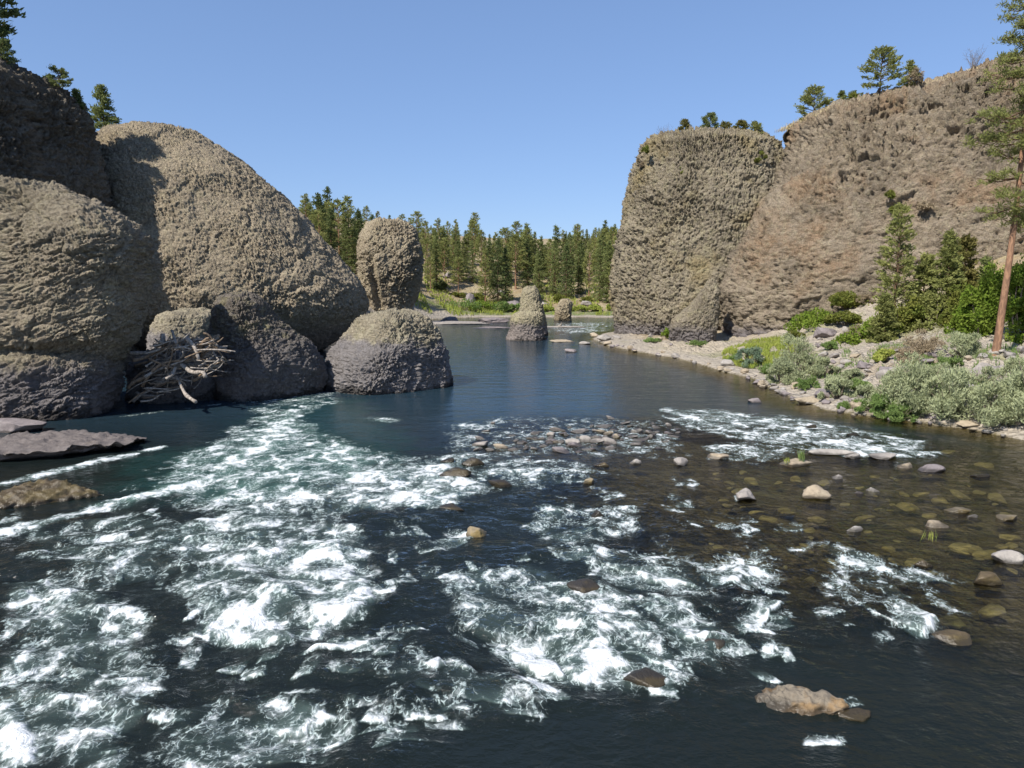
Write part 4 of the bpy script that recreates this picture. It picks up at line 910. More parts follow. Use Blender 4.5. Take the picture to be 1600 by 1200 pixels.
def cloud(blobs, n, L, Wd, seed, axis=(0, 0, .4), spread=1., shell=.55):
    rg = np.random.RandomState(seed); C = []; A = []
    vol = np.array([b[3] * b[4] * b[5] for b in blobs]) ** .75; cnt = (vol / vol.sum() * n).astype(int) + 1
    for b, k in zip(blobs, cnt):
        d = rg.normal(size=(k * 2, 3)); d /= np.linalg.norm(d, axis=1, keepdims=True)
        r = shell + (1 - shell) * rg.rand(len(d)) ** .6; p = d * r[:, None] * np.array(b[3:6]) * (1 + .3 * fbm3((d * 1.7 + seed + b[0]).astype(np.float32), 3))[:, None] + np.array(b[:3])
        keep = fbm3((p / max(L * 4.5, .3) + seed).astype(np.float32), 2) > -.13
        p = p[keep][:k]; C.append(p); A.append(d[keep][:k])
    c = np.concatenate(C); a = np.concatenate(A) * .7 + np.array(axis)
    return leaves(c, a, L, Wd, rg, spread)
def bush(label, base, w, h, seed, mat='leaf', n=2600, L=.3, Wd=.16, name='bush', cat='bush', group=None, nblob=9, stems=7, axis=(0, 0, .4), shell=.5, stemmat='twig', dep=.8, low=.25, rr=(.22, .38), poke=.6):
    rg = np.random.RandomState(seed); bl = []
    for k in range(nblob):
        f = rg.rand(); r_ = rg.uniform(*rr); x = rg.uniform(-.5, .5) * w * (1 - .45 * f); y = rg.uniform(-.5, .5) * w * dep * (1 - .45 * f)
        top = h * (1 - 1.1 * (abs(x) / w) ** 1.6 - .1 * rg.rand()); z = low * h + f * max(top - low * h - r_ * h * .55, 0)
        bl.append((x, y, z, r_ * w * .75, r_ * w * .7, r_ * h * .85))
    parts = []
    for k in range(stems):
        b = bl[k % nblob]; m = np.array([b[0] * .35, b[1] * .35, b[2] * .5]) + rg.normal(size=3) * .05 * h
        r0 = .012 * h + .012; parts.append(tube([[b[0] * .08, b[1] * .08, -.15], m, [b[0], b[1], b[2] + b[5] * poke]], [r0, r0 * .7, r0 * .25], 4))
    cv, cf = cloud(bl, n, L, Wd, seed, axis, .9, shell)
    cv[:, 2] = np.maximum(cv[:, 2], -.05)
    root = tag(empty(name, base), label, cat, group, 'thing')
    link('stem', mesh_np('stem', *join(parts), [M[stemmat]]), root); link('foliage', mesh_np('foliage', cv, cf, [M[mat]], smooth_shade=False), root)
    return root
def dry_shrub(label, base, w, h, seed, mat='twig', name='dry_shrub'):
    rg = np.random.RandomState(seed); parts = []
    for k in range(26):
        a = rg.uniform(0, 6.28); r = rg.uniform(.1, .55) * w; t = np.array([math.cos(a) * r, math.sin(a) * r, h * rg.uniform(.55, 1)]); m = t * .5 + rg.normal(size=3) * .06 * h
        parts.append(tube([[0, 0, -.1], m, t], [.03, .02, .008], 3))
        for _ in range(4):
            s = m + (t - m) * rg.rand(); parts.append(tube([s, s + np.array([rg.normal() * .15 * w, rg.normal() * .15 * w, .18 * h * rg.rand()])], [.012, .005], 3))
    return tag(link(name, mesh_np(name, *join(parts), [M[mat]]), None, base), label, 'shrub', None, 'thing')

# the tall ponderosa on the right bank
def px2m(px, Y): return px * Y / F
PB = ground_at(1557, 556)
def tall_pine():
    rg = np.random.RandomState(3); Y = PB[1]; h = 30.
    def at(px, py): q = at_y(px, py, Y); return q - PB
    path = [np.array([0, 0, -.3]), at(1557, 540), at(1567, 470), at(1578, 400), at(1588, 330), at(1597, 250), at(1603, 170), at(1606, 90), at(1608, 20), at(1610, -40)]
    path[0] = np.array([path[1][0] - .03, 0, -.4]); P = np.array(path); P = np.stack([np.interp(np.linspace(0, 9, 40), np.arange(10), P[:, k]) for k in range(3)], 1)
    P[:, 0] += .05 * np.sin(np.linspace(0, 9, 40)); hh = P[:, 2]; rad = .46 * (1 - np.clip(hh, 0, 40) / 42) ** .9 + .22 * np.exp(-np.maximum(hh, 0) / .7)
    rad = np.interp(hh, [0, 1, 5, 13, 20, 28], [.40, .31, .27, .21, .15, .07])
    parts = []; C = []; A = []
    spec = [(330, 30), (345, 26), (318, 62), (300, 70), (285, 60), (270, 68), (255, 74), (240, 50), (225, 62), (210, 72), (200, 78), (190, 84), (178, 60), (165, 62), (150, 52), (135, 55), (120, 60), (108, 50), (95, 50), (82, 44), (70, 40), (58, 34), (46, 28), (30, 30), (15, 26), (0, 24)]
    for py, reach in spec:
        z = at(1600, py)[2]
        for s in range(4):
            ph = {0: math.pi + rg.normal() * .35, 1: rg.normal() * .5, 2: rg.uniform(0, 6.28), 3: rg.uniform(0, 6.28)}[s]
            if s > 1 and rg.rand() < .35: continue
            r = reach * Y / F * (rg.uniform(.75, 1.1) if s == 0 else rg.uniform(.5, 1))
            o = np.array([np.interp(z, P[:, 2], P[:, 0]), 0, z + rg.uniform(-.4, .4)]); d = np.array([math.cos(ph), math.sin(ph), rg.uniform(-.35, .15)])
            mid = o + d * r * .5 + [0, 0, -.15]; tip = o + d * r + [0, 0, .1 * r]
            parts.append(tube([o, mid, tip], [.075, .05, .015], 5))
            for t in np.linspace(.42, 1, 6):
                c = o + (tip - o) * t + rg.normal(size=3) * np.array([.35, .35, .25])
                if rg.rand() < .12: continue
                parts.append(tube([o + (tip - o) * (t - .15), c], [.02, .01], 3))
                n = 42; q = rg.normal(size=(n, 3)); q /= np.linalg.norm(q, axis=1, keepdims=True)
                C.append(c + q * rg.uniform(.1, .42, n)[:, None] * np.array([1.25, 1.25, .8])); A.append(q + np.array([0, 0, .35]))
    rg2 = np.random.RandomState(4); cv, cf = leaves(np.concatenate(C), np.concatenate(A), .34, .075, rg2, .25)
    root = tag(empty('ponderosa_pine', PB), 'tall ponderosa pine with bare orange trunk standing on the right bank', 'tree', None, 'thing')
    tv, tf = tube(P, rad, 14)
    link('trunk', mesh_np('trunk', tv, tf, [M['bark_orange']]), root); link('branches', mesh_np('branches', *join(parts), [M['bark']]), root)
    link('crown', mesh_np('crown', cv, cf, [M['pine']], smooth_shade=False), root)
tall_pine()

def on_ground(px, py, Y=None):
    if Y is None: return ground_at(px, py)
    q = at_y(px, py, Y); q[2] = h1(q[0], q[1]); return q
def tree_px(label, px, base, top, wpx, Y, seed, kind='pine', mat='pine', cb=.2, ground_it=True, **kw):
    q = at_y(px, base, Y); t = at_y(px, top, Y)
    if ground_it: q[2] = min(q[2], h1(q[0], q[1])) - .1
    hh = t[2] - q[2]
    if hh < 9: kw['leaf'] = .16 + .045 * hh; kw['whorl'] = .12 + .035 * hh
    conifer(label, q, hh, .5 * wpx * Y / F, cb, seed, kind, mat, **kw)
near = dict(whorl=.42, per=6, tufts=7, leaf=.5, nl=9)
tree_px('slender open crowned young pine in front of the cliff wall', 1393, 540, 322, 60, 84, 201, 'pine', 'pine', .12, **{**near, 'nl': 6, 'tufts': 5, 'leaf': .46})
tree_px('dense conical young pine left of the bright green maples', 1473, 530, 362, 66, 82, 202, 'fir', 'pine', .08, **near)
tree_px('thin young pine between the slender pine and the dense conical one', 1437, 525, 398, 40, 86, 203, 'pine', 'pine', .1, **near)
tree_px('small pine with yellowing top touching the dense conical pine', 1498, 525, 368, 34, 85, 204, 'pine', 'pine_yellow', .3, **near)
tree_px('small dark pine top showing above the bright maples', 1532, 520, 400, 40, 84, 205, 'fir', 'fir', .1, **near)
tree_px('small pine growing in front of the slender open crowned pine', 1378, 552, 460, 50, 80, 206, 'fir', 'pine', .05, **near)

def bush_px(label, px, base, w, h, Y, seed, mat, **kw):
    q = at_y(px, base, Y) if Y else ground_at(px, base)
    Y = q[1]
    if kw.pop('settle', True): q[2] = min(q[2], h1(q[0], q[1]))
    bush(label, q, w * Y / F, h * Y / F * 1.02, seed, mat, **kw)
G = dict(L=.36, Wd=.2, n=3600, nblob=18, rr=(.14, .34), shell=.4); Sg = dict(L=.28, Wd=.065, n=6000, nblob=24, axis=(0, 0, 1.1), shell=.25, low=.12, rr=(.10, .27), stems=22, poke=1.25)
bush_px('bright green bush at the foot of the cliff wall, left of the talus', 1274, 524, 66, 44, 96, 301, 'leaf', **G)
bush_px('yellow olive shrub high on the talus beside the cliff', 1322, 482, 66, 34, 99, 302, 'leaf_olive', **G)
bush_px('big round bright green bush below the slender pine', 1362, 556, 92, 66, 83, 303, 'leaf', **{**G, 'n': 6000})
bush_px('low lime green shrub in front of the big round bush', 1372, 580, 78, 34, 75, 304, 'lime', **{**G, 'L': .25, 'Wd': .12, 'n': 3000, 'shell': .2})
bush_px('olive shrub between the slender pine and the thin pine', 1415, 528, 74, 72, 82, 305, 'leaf_olive', **G)
bush_px('dark olive shrub under the dense conical pine', 1455, 532, 76, 84, 81, 306, 'pine', **G)
bush_px('olive shrub right of the dense conical pine', 1500, 534, 66, 92, 79, 307, 'leaf_olive', **G)
bush_px('tall bright green maple left of the pine trunk', 1532, 545, 66, 120, 72, 308, 'leaf', **{**G, 'n': 7000, 'nblob': 16, 'stems': 9})
bush_px('tall bright green maple right of the pine trunk', 1590, 552, 70, 150, 69, 309, 'leaf', **{**G, 'n': 8000, 'nblob': 18, 'stems': 9})
bush_px('large maple at the picture edge behind the pine', 1650, 550, 110, 170, 76, 310, 'leaf', **{**G, 'n': 7000, 'nblob': 18, 'stems': 9})
bush_px('small bright maple between the conical pine and the tall left maple', 1508, 540, 50, 84, 74, 330, 'leaf', **{**G, 'n': 4000})
bush_px('dark green maple behind the pine trunk', 1560, 535, 90, 125, 78, 311, 'leaf', **{**G, 'n': 6000, 'nblob': 16})
bush_px('blue green willow on the grass patch', 1172, 573, 48, 32, None, 312, 'sage_blue', **{**Sg, 'n': 4000})
bush_px('tall feathery grey willow right of the grass patch', 1245, 588, 70, 70, None, 313, 'sage', **Sg)
bush_px('low spreading grey willow at the waterline bend', 1222, 600, 66, 40, None, 314, 'sage', **Sg)
bush_px('small grey willow alone on the cobbles', 1290, 588, 44, 34, None, 315, 'sage', **{**Sg, 'n': 3500})
bush_px('grey green willow above the tan waterline boulders', 1308, 624, 56, 40, None, 316, 'sage', **Sg)
bush_px('fresh green willow at the waterline left of the big willow', 1372, 648, 66, 36, None, 317, 'sage_green', **Sg)
bush_px('big silvery willow with a bare stem on its left', 1425, 643, 112, 96, None, 318, 'sage', **{**Sg, 'n': 10200, 'nblob': 40})
bush_px('silvery willow right of the big one', 1492, 652, 96, 84, None, 319, 'sage', **{**Sg, 'n': 7650, 'nblob': 32})
bush_px('broad silvery willow at the right edge waterline', 1560, 668, 116, 84, None, 320, 'sage', **{**Sg, 'n': 8500, 'nblob': 36})
bush_px('silvery willow cut by the right picture edge', 1612, 664, 104, 108, None, 321, 'sage', **{**Sg, 'n': 7650, 'nblob': 32})
bush_px('low green willow under the big silvery willow', 1410, 655, 70, 26, None, 322, 'sage_green', **{**Sg, 'n': 4000})
bush_px('dusty grey shrub left of the pine foot', 1502, 560, 66, 44, None, 323, 'sage', **{**Sg, 'n': 5000})
bush_px('dry tan shrub in front of the olive shrubs', 1445, 556, 80, 44, None, 324, 'dry', **{**Sg, 'n': 4500})
bush_px('small green shrub low on the cobbles', 1340, 612, 40, 20, None, 325, 'sage_green', **{**Sg, 'n': 2500})
more = [(1150, 566, 26, 12, 'sage_green', 'low green weeds left of the blue green willow'), (1200, 584, 40, 16, 'sage_green', 'green fringe below the blue green willow'), (1262, 606, 40, 18, 'sage_green', 'green weeds at the foot of the tall feathery willow'), (1330, 596, 36, 22, 'sage', 'grey willow left of the lime shrub on the cobbles'),
    (1355, 626, 44, 26, 'sage', 'grey willow between the cobbles and the fresh green willow'), (1330, 640, 34, 16, 'sage_green', 'small green weeds at the waterline bend below the grey willows'), (1395, 602, 40, 26, 'sage', 'grey willow above the big silvery willow on its left'), (1470, 600, 60, 34, 'sage', 'silvery willow behind the big silvery willow'),
    (1535, 602, 50, 30, 'sage', 'silvery willow beside the large grey bank boulder'), (1590, 590, 50, 34, 'sage', 'silvery willow below the maple at the right'), (1420, 570, 50, 26, 'dry', 'dry brown shrub above the silvery willows'), (1385, 566, 40, 20, 'lime', 'lime shrub right of the big round bush'), (1300, 548, 34, 16, 'sage_green', 'green weeds between the grass patch and the slanting dark rock'),
    (1340, 530, 40, 22, 'dry', 'dry tan shrub on the talus behind the pale upright rock'), (1318, 508, 44, 24, 'leaf_olive', 'olive shrub on the talus above the pale upright rock'), (1345, 478, 40, 20, 'dry', 'dry shrub high on the talus left of the slender pine'), (1240, 528, 26, 12, 'leaf_olive', 'small olive shrub against the foot of the cliff wall'), (1480, 575, 40, 20, 'sage_green', 'small green shrub left of the dusty grey shrub')]
for i, (px, py, w, h, mt, lab) in enumerate(more): bush_px(lab, px, py, w, h, None, 360 + i, mt, **{**(G if 'leaf' in mt or mt == 'lime' else Sg), 'n': 2600})
bush_px('green shrub at the foot of the flat topped cliff', 1040, 524, 14, 18, 113, 326, 'leaf', **{**G, 'n': 700})
bush_px('yellow green tuft on the shoulder of the leaning slab', 1074, 497, 14, 18, 111, 327, 'lime', settle=False, **{**G, 'n': 700})
bush_px('low green weeds on the shore below the leaning slab', 1090, 541, 34, 10, None, 328, 'sage_green', **{**G, 'n': 1200, 'L': .25, 'Wd': .1})
bush_px('green weeds on the shore left of the sandy cove', 1020, 536, 26, 9, None, 329, 'sage_green', **{**G, 'n': 900, 'L': .25, 'Wd': .1})
for lab, px, py, w, h, Y, mat in [('olive shrub clinging below the rim of the flat topped cliff', 1190, 254, 20, 16, 117, 'leaf_olive'), ('small olive tuft on the upper face of the flat topped cliff', 1062, 275, 12, 12, 114, 'leaf_olive'), ('dark shrub on a ledge in the cliff wall', 1388, 314, 22, 22, 99, 'leaf_olive'),
        ('rusty olive shrub under the dark ledge shrub', 1394, 336, 20, 14, 98.4, 'leaf_olive'), ('grey dry shrub right of the ledge shrubs', 1442, 330, 28, 16, 97.2, 'dry'), ('tuft of weeds on the left edge of the flat topped cliff', 999, 262, 12, 14, 124, 'dry'), ('small weeds on the left rim of the flat topped cliff', 1010, 240, 12, 12, 122, 'leaf_olive')]:
    bush_px(lab, px, py, w, h, Y, 340 + px, mat, settle=False, n=700, L=.4, Wd=.16, nblob=6)
# rim trees
rim = dict(whorl=.4, per=6, tufts=6, leaf=.6, nl=8, ground_it=False)
tree_px('round crowned pine on the rim above the cliff wall', 1375, 142, 78, 56, 110, 401, 'pine', 'pine', .08, **rim)
tree_px('bushy pine on the left corner of the cliff wall rim', 1270, 196, 138, 50, 121, 402, 'pine', 'pine', .05, **rim)
tree_px('small pine beside a dry shrub on the cliff wall rim', 1420, 133, 95, 34, 108, 403, 'fir', 'pine', .05, **rim)
tree_px('tiny dark fir on the cliff wall rim', 1314, 166, 142, 16, 116, 404, 'fir', 'fir', .05, **rim)
tree_px('dark green pine on top of the flat topped cliff', 1108, 222, 178, 26, 126, 405, 'pine', 'fir', .2, **rim)
tree_px('yellowing pine right of the dark one on the flat topped cliff', 1134, 222, 192, 26, 126, 406, 'pine', 'pine_yellow', .15, **rim)
tree_px('thin pale pine with an open crown on the flat topped cliff', 1156, 224, 190, 22, 125, 407, 'pine', 'pine_yellow', .3, **rim)
tree_px('thin pine at the right end of the flat topped cliff', 1180, 226, 192, 20, 124, 408, 'pine', 'pine', .3, **rim)
tree_px('thin grey green tree on the left of the flat topped cliff', 1070, 222, 188, 18, 126, 409, 'pine', 'pine_yellow', .2, **rim)
tree_px('dark fir standing on the slope behind the shaded cliff', 164, 220, 134, 52, 108, 410, 'fir', 'fir', .06, **rim)
tree_px('tree at the upper left corner on the shaded cliff', -22, 110, -70, 84, 74, 411, 'pine', 'fir_dark', .25, **rim)
tree_px('small dark shrubby pine at the left edge on the shaded cliff', 4, 104, 66, 42, 73, 412, 'pine', 'fir_dark', .02, **rim)
tree_px('scraggly grey green pine on the shoulder of the shaded cliff', 92, 138, 108, 32, 76, 413, 'pine', 'fir', .05, **rim)
tree_px('small dark fir on the steep edge of the shaded cliff', 121, 172, 140, 16, 78, 414, 'fir', 'fir_dark', .05, **rim)
tree_px('small dark fir lowest on the edge of the shaded cliff', 132, 200, 164, 18, 80, 415, 'fir', 'fir_dark', .05, **rim)
bush_px('round dark bush on top of the dome right of the dark fir', 200, 212, 26, 22, 104, 416, 'fir', settle=False, n=900, L=.4, Wd=.16)
bush_px('small olive bush on top of the dome', 186, 214, 16, 10, 103, 417, 'leaf_olive', settle=False, n=500, L=.4, Wd=.16)
bush_px('dry bush beside the small rim pine', 1434, 133, 30, 26, 107, 418, 'dry', settle=False, n=1200, L=.4, Wd=.1)
bush_px('pale olive bush on the rim right of the tiny fir', 1336, 160, 26, 16, 114, 419, 'leaf_olive', settle=False, n=800, L=.4, Wd=.14)
for lab, px, py, w, h, Y in [('bare grey shrub on top of the dome', 232, 207, 18, 18, 98), ('bare grey shrub at the left end of the flat topped cliff', 1038, 222, 24, 26, 124), ('bare twiggy shrub near the right end of the cliff wall rim', 1520, 108, 30, 34, 104)]:
    q = at_y(px, py, Y); dry_shrub(lab, q - [0, 0, .3], w * Y / F, h * Y / F, int(px))

# ------------------------------------------------------------------ far forest: each tree its own thing, meshes shared by kind
KINDS = {}
def kind(key, *a, mat='fir', bark='bark', **kw):
    (tv, tf), (cv, cf) = conifer_parts(*a, **kw); KINDS[key] = (mesh_np('trunk', tv, tf, [M[bark]]), mesh_np('crown', cv, cf, [M[mat]], smooth_shade=False), a[0])
far = dict(whorl=.62, per=5, tufts=5, leaf=.78, nl=5)
for i in range(4): kind(('fir', i), 22., 3.9 + .35 * i, .05, 501 + i, 'fir', mat='fir', **far)
for i in range(2): kind(('dark', i), 22., 4.4, .06, 511 + i, 'fir', mat='fir_dark', **far)
for i in range(4): kind(('pine', i), 22., 3.7 + .3 * i, .2 + .05 * i, 521 + i, 'pine', mat='pine', bark='bark_orange', **far)
kind(('yellow', 0), 22., 2.8, .2, 531, 'pine', mat='pine_yellow', **far)
def far_tree(label, k, px, Y, top_py, group, wide=1., rot=0.):
    q = at_y(px, 400, Y); g = h1(q[0], q[1]) - .2; t = at_y(px, top_py, Y)[2]; h = max(t - g, 5.); tm, cm, h0 = KINDS[k]
    s = h / h0; root = tag(empty('forest_tree', (q[0], Y, g), rot, (s * wide, s * wide, s)), label, 'tree', group, 'thing')
    link('trunk', tm, root); link('crown', cm, root)
SKY = [(400, 300), (430, 300), (450, 312), (480, 304), (500, 302), (515, 292), (530, 312), (545, 308), (562, 326), (575, 322), (592, 330), (610, 336), (630, 335), (652, 330), (665, 345), (685, 342), (700, 346), (712, 344), (728, 360), (742, 333), (752, 360), (765, 366), (775, 364), (790, 356), (808, 346), (822, 348), (835, 362), (846, 368), (868, 352), (880, 360), (902, 350), (916, 358), (930, 356), (945, 344), (960, 350), (975, 352), (1000, 350)]
sky_x = [q[0] for q in SKY]; sky_y = [q[1] for q in SKY]
rf = np.random.RandomState(77); FT = []
def pick(): return [('fir', rf.randint(4)), ('pine', rf.randint(4)), ('fir', rf.randint(4)), ('pine', rf.randint(4)), ('dark', rf.randint(2)), ('pine', rf.randint(4))][rf.randint(6)]
for px, top in SKY[:-1]:                                           # the skyline
    Y = rf.uniform(165, 190) if px < 548 else rf.uniform(190, 230) if px < 570 else rf.uniform(300, 380) if px > 895 else rf.uniform(245, 300)
    k = ('pine', 1) if px == 742 else ('dark', 0) if px in (515, 945, 500) else ('yellow', 0) if px == 592 else pick()
    FT.append((px, Y, top, k, 'skyline'))
FRONT = [(695, 236, 372, ('pine', 2)), (716, 226, 402, ('pine', 3)), (758, 222, 390, ('pine', 0)), (778, 224, 372, ('dark', 0)), (790, 226, 384, ('dark', 1)), (842, 236, 392, ('fir', 1)), (866, 236, 376, ('fir', 2)), (885, 232, 380, ('dark', 1)), (904, 238, 386, ('fir', 0)), (921, 234, 378, ('pine', 0)), (938, 228, 372, ('fir', 3)), (952, 226, 376, ('fir', 1)),
         (650, 222, 390, ('dark', 1)), (668, 226, 372, ('pine', 3)), (682, 230, 362, ('fir', 0)), (738, 244, 376, ('fir', 2)), (806, 242, 366, ('pine', 3)), (824, 244, 372, ('dark', 0)), (965, 224, 370, ('pine', 1)), (672, 222, 402, ('pine', 2))]
for px, Y, top, k in FRONT: FT.append((px, Y, top, k, 'front'))
for j in range(155):                                               # the middle of the wood
    px = rf.uniform(625, 985); Y = rf.uniform(238, 340); lim = np.interp(px, sky_x, sky_y)
    if Y < 252 and px < 830 and rf.rand() < .75: Y += 35
    FT.append((px, Y, lim + rf.uniform(6, 42), pick(), 'middle'))
for j in range(40):
    px = rf.uniform(415, 625); Y = rf.uniform(158, 210) if px < 545 else rf.uniform(186, 235); lim = np.interp(px, sky_x, sky_y); FT.append((px, Y, lim + rf.uniform(6, 50), pick(), 'left'))
for j in range(26):
    px = rf.uniform(880, 985); FT.append((px, rf.uniform(330, 420), np.interp(px, sky_x, sky_y) + rf.uniform(2, 16), ('fir', rf.randint(4)), 'hill'))
KW = {'fir': 'green conical fir', 'dark': 'dark dense fir', 'pine': 'open crowned pine', 'yellow': 'yellowing pine'}
PL = {'skyline': 'on the forest skyline, {} from the left', 'front': 'at the front edge of the far forest, {} from the left', 'middle': 'inside the far forest, {} from the left', 'left': 'behind the dome and the rock pillar, {} from the left', 'hill': 'on the hill beside the flat topped cliff, {} from the left'}
for row in PL:
    L_ = sorted([q for q in FT if q[4] == row], key=lambda q: q[0] )
    for i, (px, Y, top, k, _) in enumerate(L_): far_tree(KW[k[0]] + ' ' + PL[row].format(ordinal(i + 1)), k, px, Y, top, 'trees of the far forest', rf.uniform(.72, 1.12), rf.uniform(0, 6.28))
# far bank shrubs and rocks
FB = dict(L=.75, Wd=.3, n=900, nblob=9)
for i, (px, py, w, h, mat, what) in enumerate([(722, 489, 46, 22, 'sage_green', 'broad green willow thicket on the far bank left of the leaning rock'), (752, 491, 40, 20, 'leaf', 'bright green willow beside the broad thicket on the far bank'), (782, 491, 36, 16, 'sage_green', 'low green willow on the far bank nearest the leaning rock'), (806, 491, 24, 14, 'sage_green', 'small willow half hidden by the leaning rock'),
        (905, 494, 28, 10, 'lime', 'low lime weeds on the far gravel right of the river rock'), (930, 494, 30, 11, 'lime', 'bright weeds on the far gravel in the middle'), (952, 494, 24, 12, 'lime', 'bright weeds on the far gravel against the flat topped cliff'), (858, 493, 22, 9, 'lime', 'weeds on the far gravel left of the river rock'),
        (682, 502, 34, 14, 'sage_green', 'green weeds on the rock bar beside the rock pillar'), (548, 512, 40, 22, 'sage_green', 'green bush seen through the gap under the dome'), (690, 478, 26, 18, 'fir_dark', 'dark shrub in the shade right of the rock pillar'), (716, 462, 20, 10, 'leaf_olive', 'olive shrub low on the far slope'), (745, 470, 22, 12, 'leaf_olive', 'rusty olive shrub on the far slope'), (876, 462, 20, 14, 'leaf_olive', 'olive shrub above the river rock'), (840, 470, 20, 14, 'fir_dark', 'dark shrub behind the leaning rock'), (915, 468, 24, 10, 'leaf_olive', 'olive shrub low in front of the right wood')]):
    Y = {9: 152, 8: 168}.get(i, 213 if py > 485 else 226); q = on_ground(px, py, Y)
    bush(what, q, w * Y / F, h * Y / F, 600 + i, mat, name='willow_bush', group=None, **FB)
for i, (px, py, w, h, lab) in enumerate([(733, 470, 26, 24, 'grey rock outcrop on the far slope below the tall open pine'), (800, 478, 28, 12, 'dark rock outcrop on the far bank left of the leaning rock'), (783, 455, 30, 12, 'grey rubble outcrop on the far slope in the middle'), (700, 445, 20, 12, 'shadowed rock outcrop high on the far slope'), (915, 474, 30, 8, 'low ledge of rock on the far bank at the right'), (850, 475, 22, 10, 'low rock outcrop right of the leaning rock')]):
    Y = 222 + (470 - min(py, 470)) * .9; q = on_ground(px, py, Y); a = .5 * w * Y / F; stone('rock_outcrop', lab, (q[0], Y, q[2] + .3), (a, a * .7, h * Y / F * .7), M['stone_purple' if i in (0, 1, 3) else 'stone_grey'], 640 + i, 0, 4, cat='rock', knob=.12)

# ------------------------------------------------------------------ grass as ground cover
def blades(name, label, pts, L, Wd, mat, seed):
    rg = np.random.RandomState(seed); p = np.array(pts); c = p + np.array([0, 0, L * .45]); v, f = leaves(c, np.tile([[0, 0, 1.]], (len(c), 1)), L, Wd, rg, .28)
    tag(link(name, mesh_np(name, v, f, [M[mat]], smooth_shade=False)), label, 'grass', None, 'stuff')
def scatter(px0, px1, py0, py1, n, seed, z=None, cond=None):
    rg = np.random.RandomState(seed); a = at_z(px0, py0, 1); out = []
    while len(out) < n:
        px = rg.uniform(px0, px1); py = rg.uniform(py0, py1)
        if cond and not cond(px, py): continue
        q = at_z(px, py, .6 if z is None else z); out.append((q[0], q[1]))
    o = np.array(out); return np.stack([o[:, 0], o[:, 1], hz(o[:, 0], o[:, 1])], 1)
g1 = scatter(1128, 1262, 534, 577, 9000, 1, .7, lambda x, y: ((x - 1190) / 62) ** 2 + ((y - 554) / 17) ** 2 < 1 and perlin2(x * .06, y * .12) > -.25 )
blades('grass', 'patch of yellow green grass beside the sandy cove', g1[g1[:, 2] > .1], .55, .09, 'lime', 2)
g3 = scatter(1140, 1590, 560, 640, 9000, 6, 1.2, lambda x, y: perlin2(x * .035, y * .07) > .08); g3 = g3[g3[:, 2] > .25]
blades('grass', 'thin green and yellow weeds among the stones of the right bank', g3, .42, .06, 'sage_green', 7)
g2 = scatter(640, 962, 481, 492, 5000, 3, 1.0, lambda x, y: perlin2(x * .03, y * .2) > -.1); g2 = g2[g2[:, 2] > .3]
blades('grass', 'pale green grass along the far gravel bank', g2, 1.1, .3, 'lime', 4)
rg = np.random.RandomState(9); rimp = []
for k in range(len(CW) - 4):
    for _ in range(420):
        t = rg.rand(); u = rg.rand(); q = CW[k + 2, 4] * (1 - t) + CW[k + 3, 4] * t if k + 3 < len(CW) else CW[k + 2, 4]; rimp.append(q + np.array([rg.normal() * .4, u * 9 - .6, -.15 + u * .9]))
blades('grass', 'dry straw grass along the rim of the cliff wall', rimp, .5, .10, 'straw', 5)
# tufts on the low tan stone, weed in the water
for lab, px, py, hh, n, mt in [('green grass tuft growing on the low tan stone', 1252, 722, 22, 40, 'sage_green'), ('small pale grass tuft on the left end of the low tan stone', 1230, 724, 11, 22, 'lime'), ('lone pale weed standing in the water below the pale humped stone', 1456, 846, 20, 14, 'lime')]:
    q = at_z(px, py, .12); Ls = hh * q[1] / F; rg = np.random.RandomState(int(px)); c = rg.normal(size=(n, 3)) * np.array([.09, .06, .02]) + [0, 0, Ls * .45]
    v, f = leaves(c, np.tile([[0, 0, 1.]], (n, 1)), Ls, .035, rg, .22); tag(link('grass_tuft', mesh_np('grass_tuft', v, f, [M[mt]], smooth_shade=False), None, q), lab, 'grass tuft', None, 'thing')

# ------------------------------------------------------------------ driftwood
def log_obj(label, a, b, r0, r1, seed, mat='drift', bend=.08, group='driftwood of the log jam', forks=0):
    rg = np.random.RandomState(seed); a = np.array(a, float); b = np.array(b, float); L = np.linalg.norm(b - a); t = np.linspace(0, 1, 9)[:, None]
    P = a + (b - a) * t + np.sin(t * np.pi) * rg.normal(size=3) * bend * L + np.sin(t * 2 * np.pi) * rg.normal(size=3) * bend * .4 * L
    rad = (r0 + (r1 - r0) * t[:, 0]) * (1 + .12 * rg.normal(size=9)); v, f = tube(P - a, rad, 8); v2, f2 = caps(v, 8); parts = [v2]; fs = [f, f2]; V = v2; k = len(v2)
    for _ in range(forks):
        s = P[rg.randint(3, 8)] - a; d = (b - a) / L + rg.normal(size=3) * .6; e = s + d / np.linalg.norm(d) * L * rg.uniform(.15, .35); fv, ff = tube([s, (s + e) / 2 + rg.normal(size=3) * .04 * L, e], [r1 * .9, r1 * .6, r1 * .2], 6)
        fs.append(ff + k); V = np.concatenate([V, fv]); k += len(fv)
    return tag(link('driftwood_log', mesh_np('driftwood_log', V, fs, [M[mat]]), None, a), label, 'driftwood', group, 'thing')
JY = 52.
def J(px, py, dy=0.): return at_y(px, py, JY + dy)
log_obj('thick pale driftwood log sticking out of the jam towards the water', J(284, 568, -1), J(321, 590, -2.6), .16, .13, 1)
log_obj('pale driftwood trunk slanting down into the dark water', J(276, 588, -1), J(306, 628, -3), .11, .13, 2, bend=.05)
log_obj('pale forked driftwood log left of the slanting trunk', J(275, 574, -1.2), J(259, 592, -2.2), .12, .1, 3, forks=1)
log_obj('long bowed driftwood pole reaching right onto the dark fin', J(316, 566, -.6), J(366, 563, .6), .075, .03, 4, bend=.12)
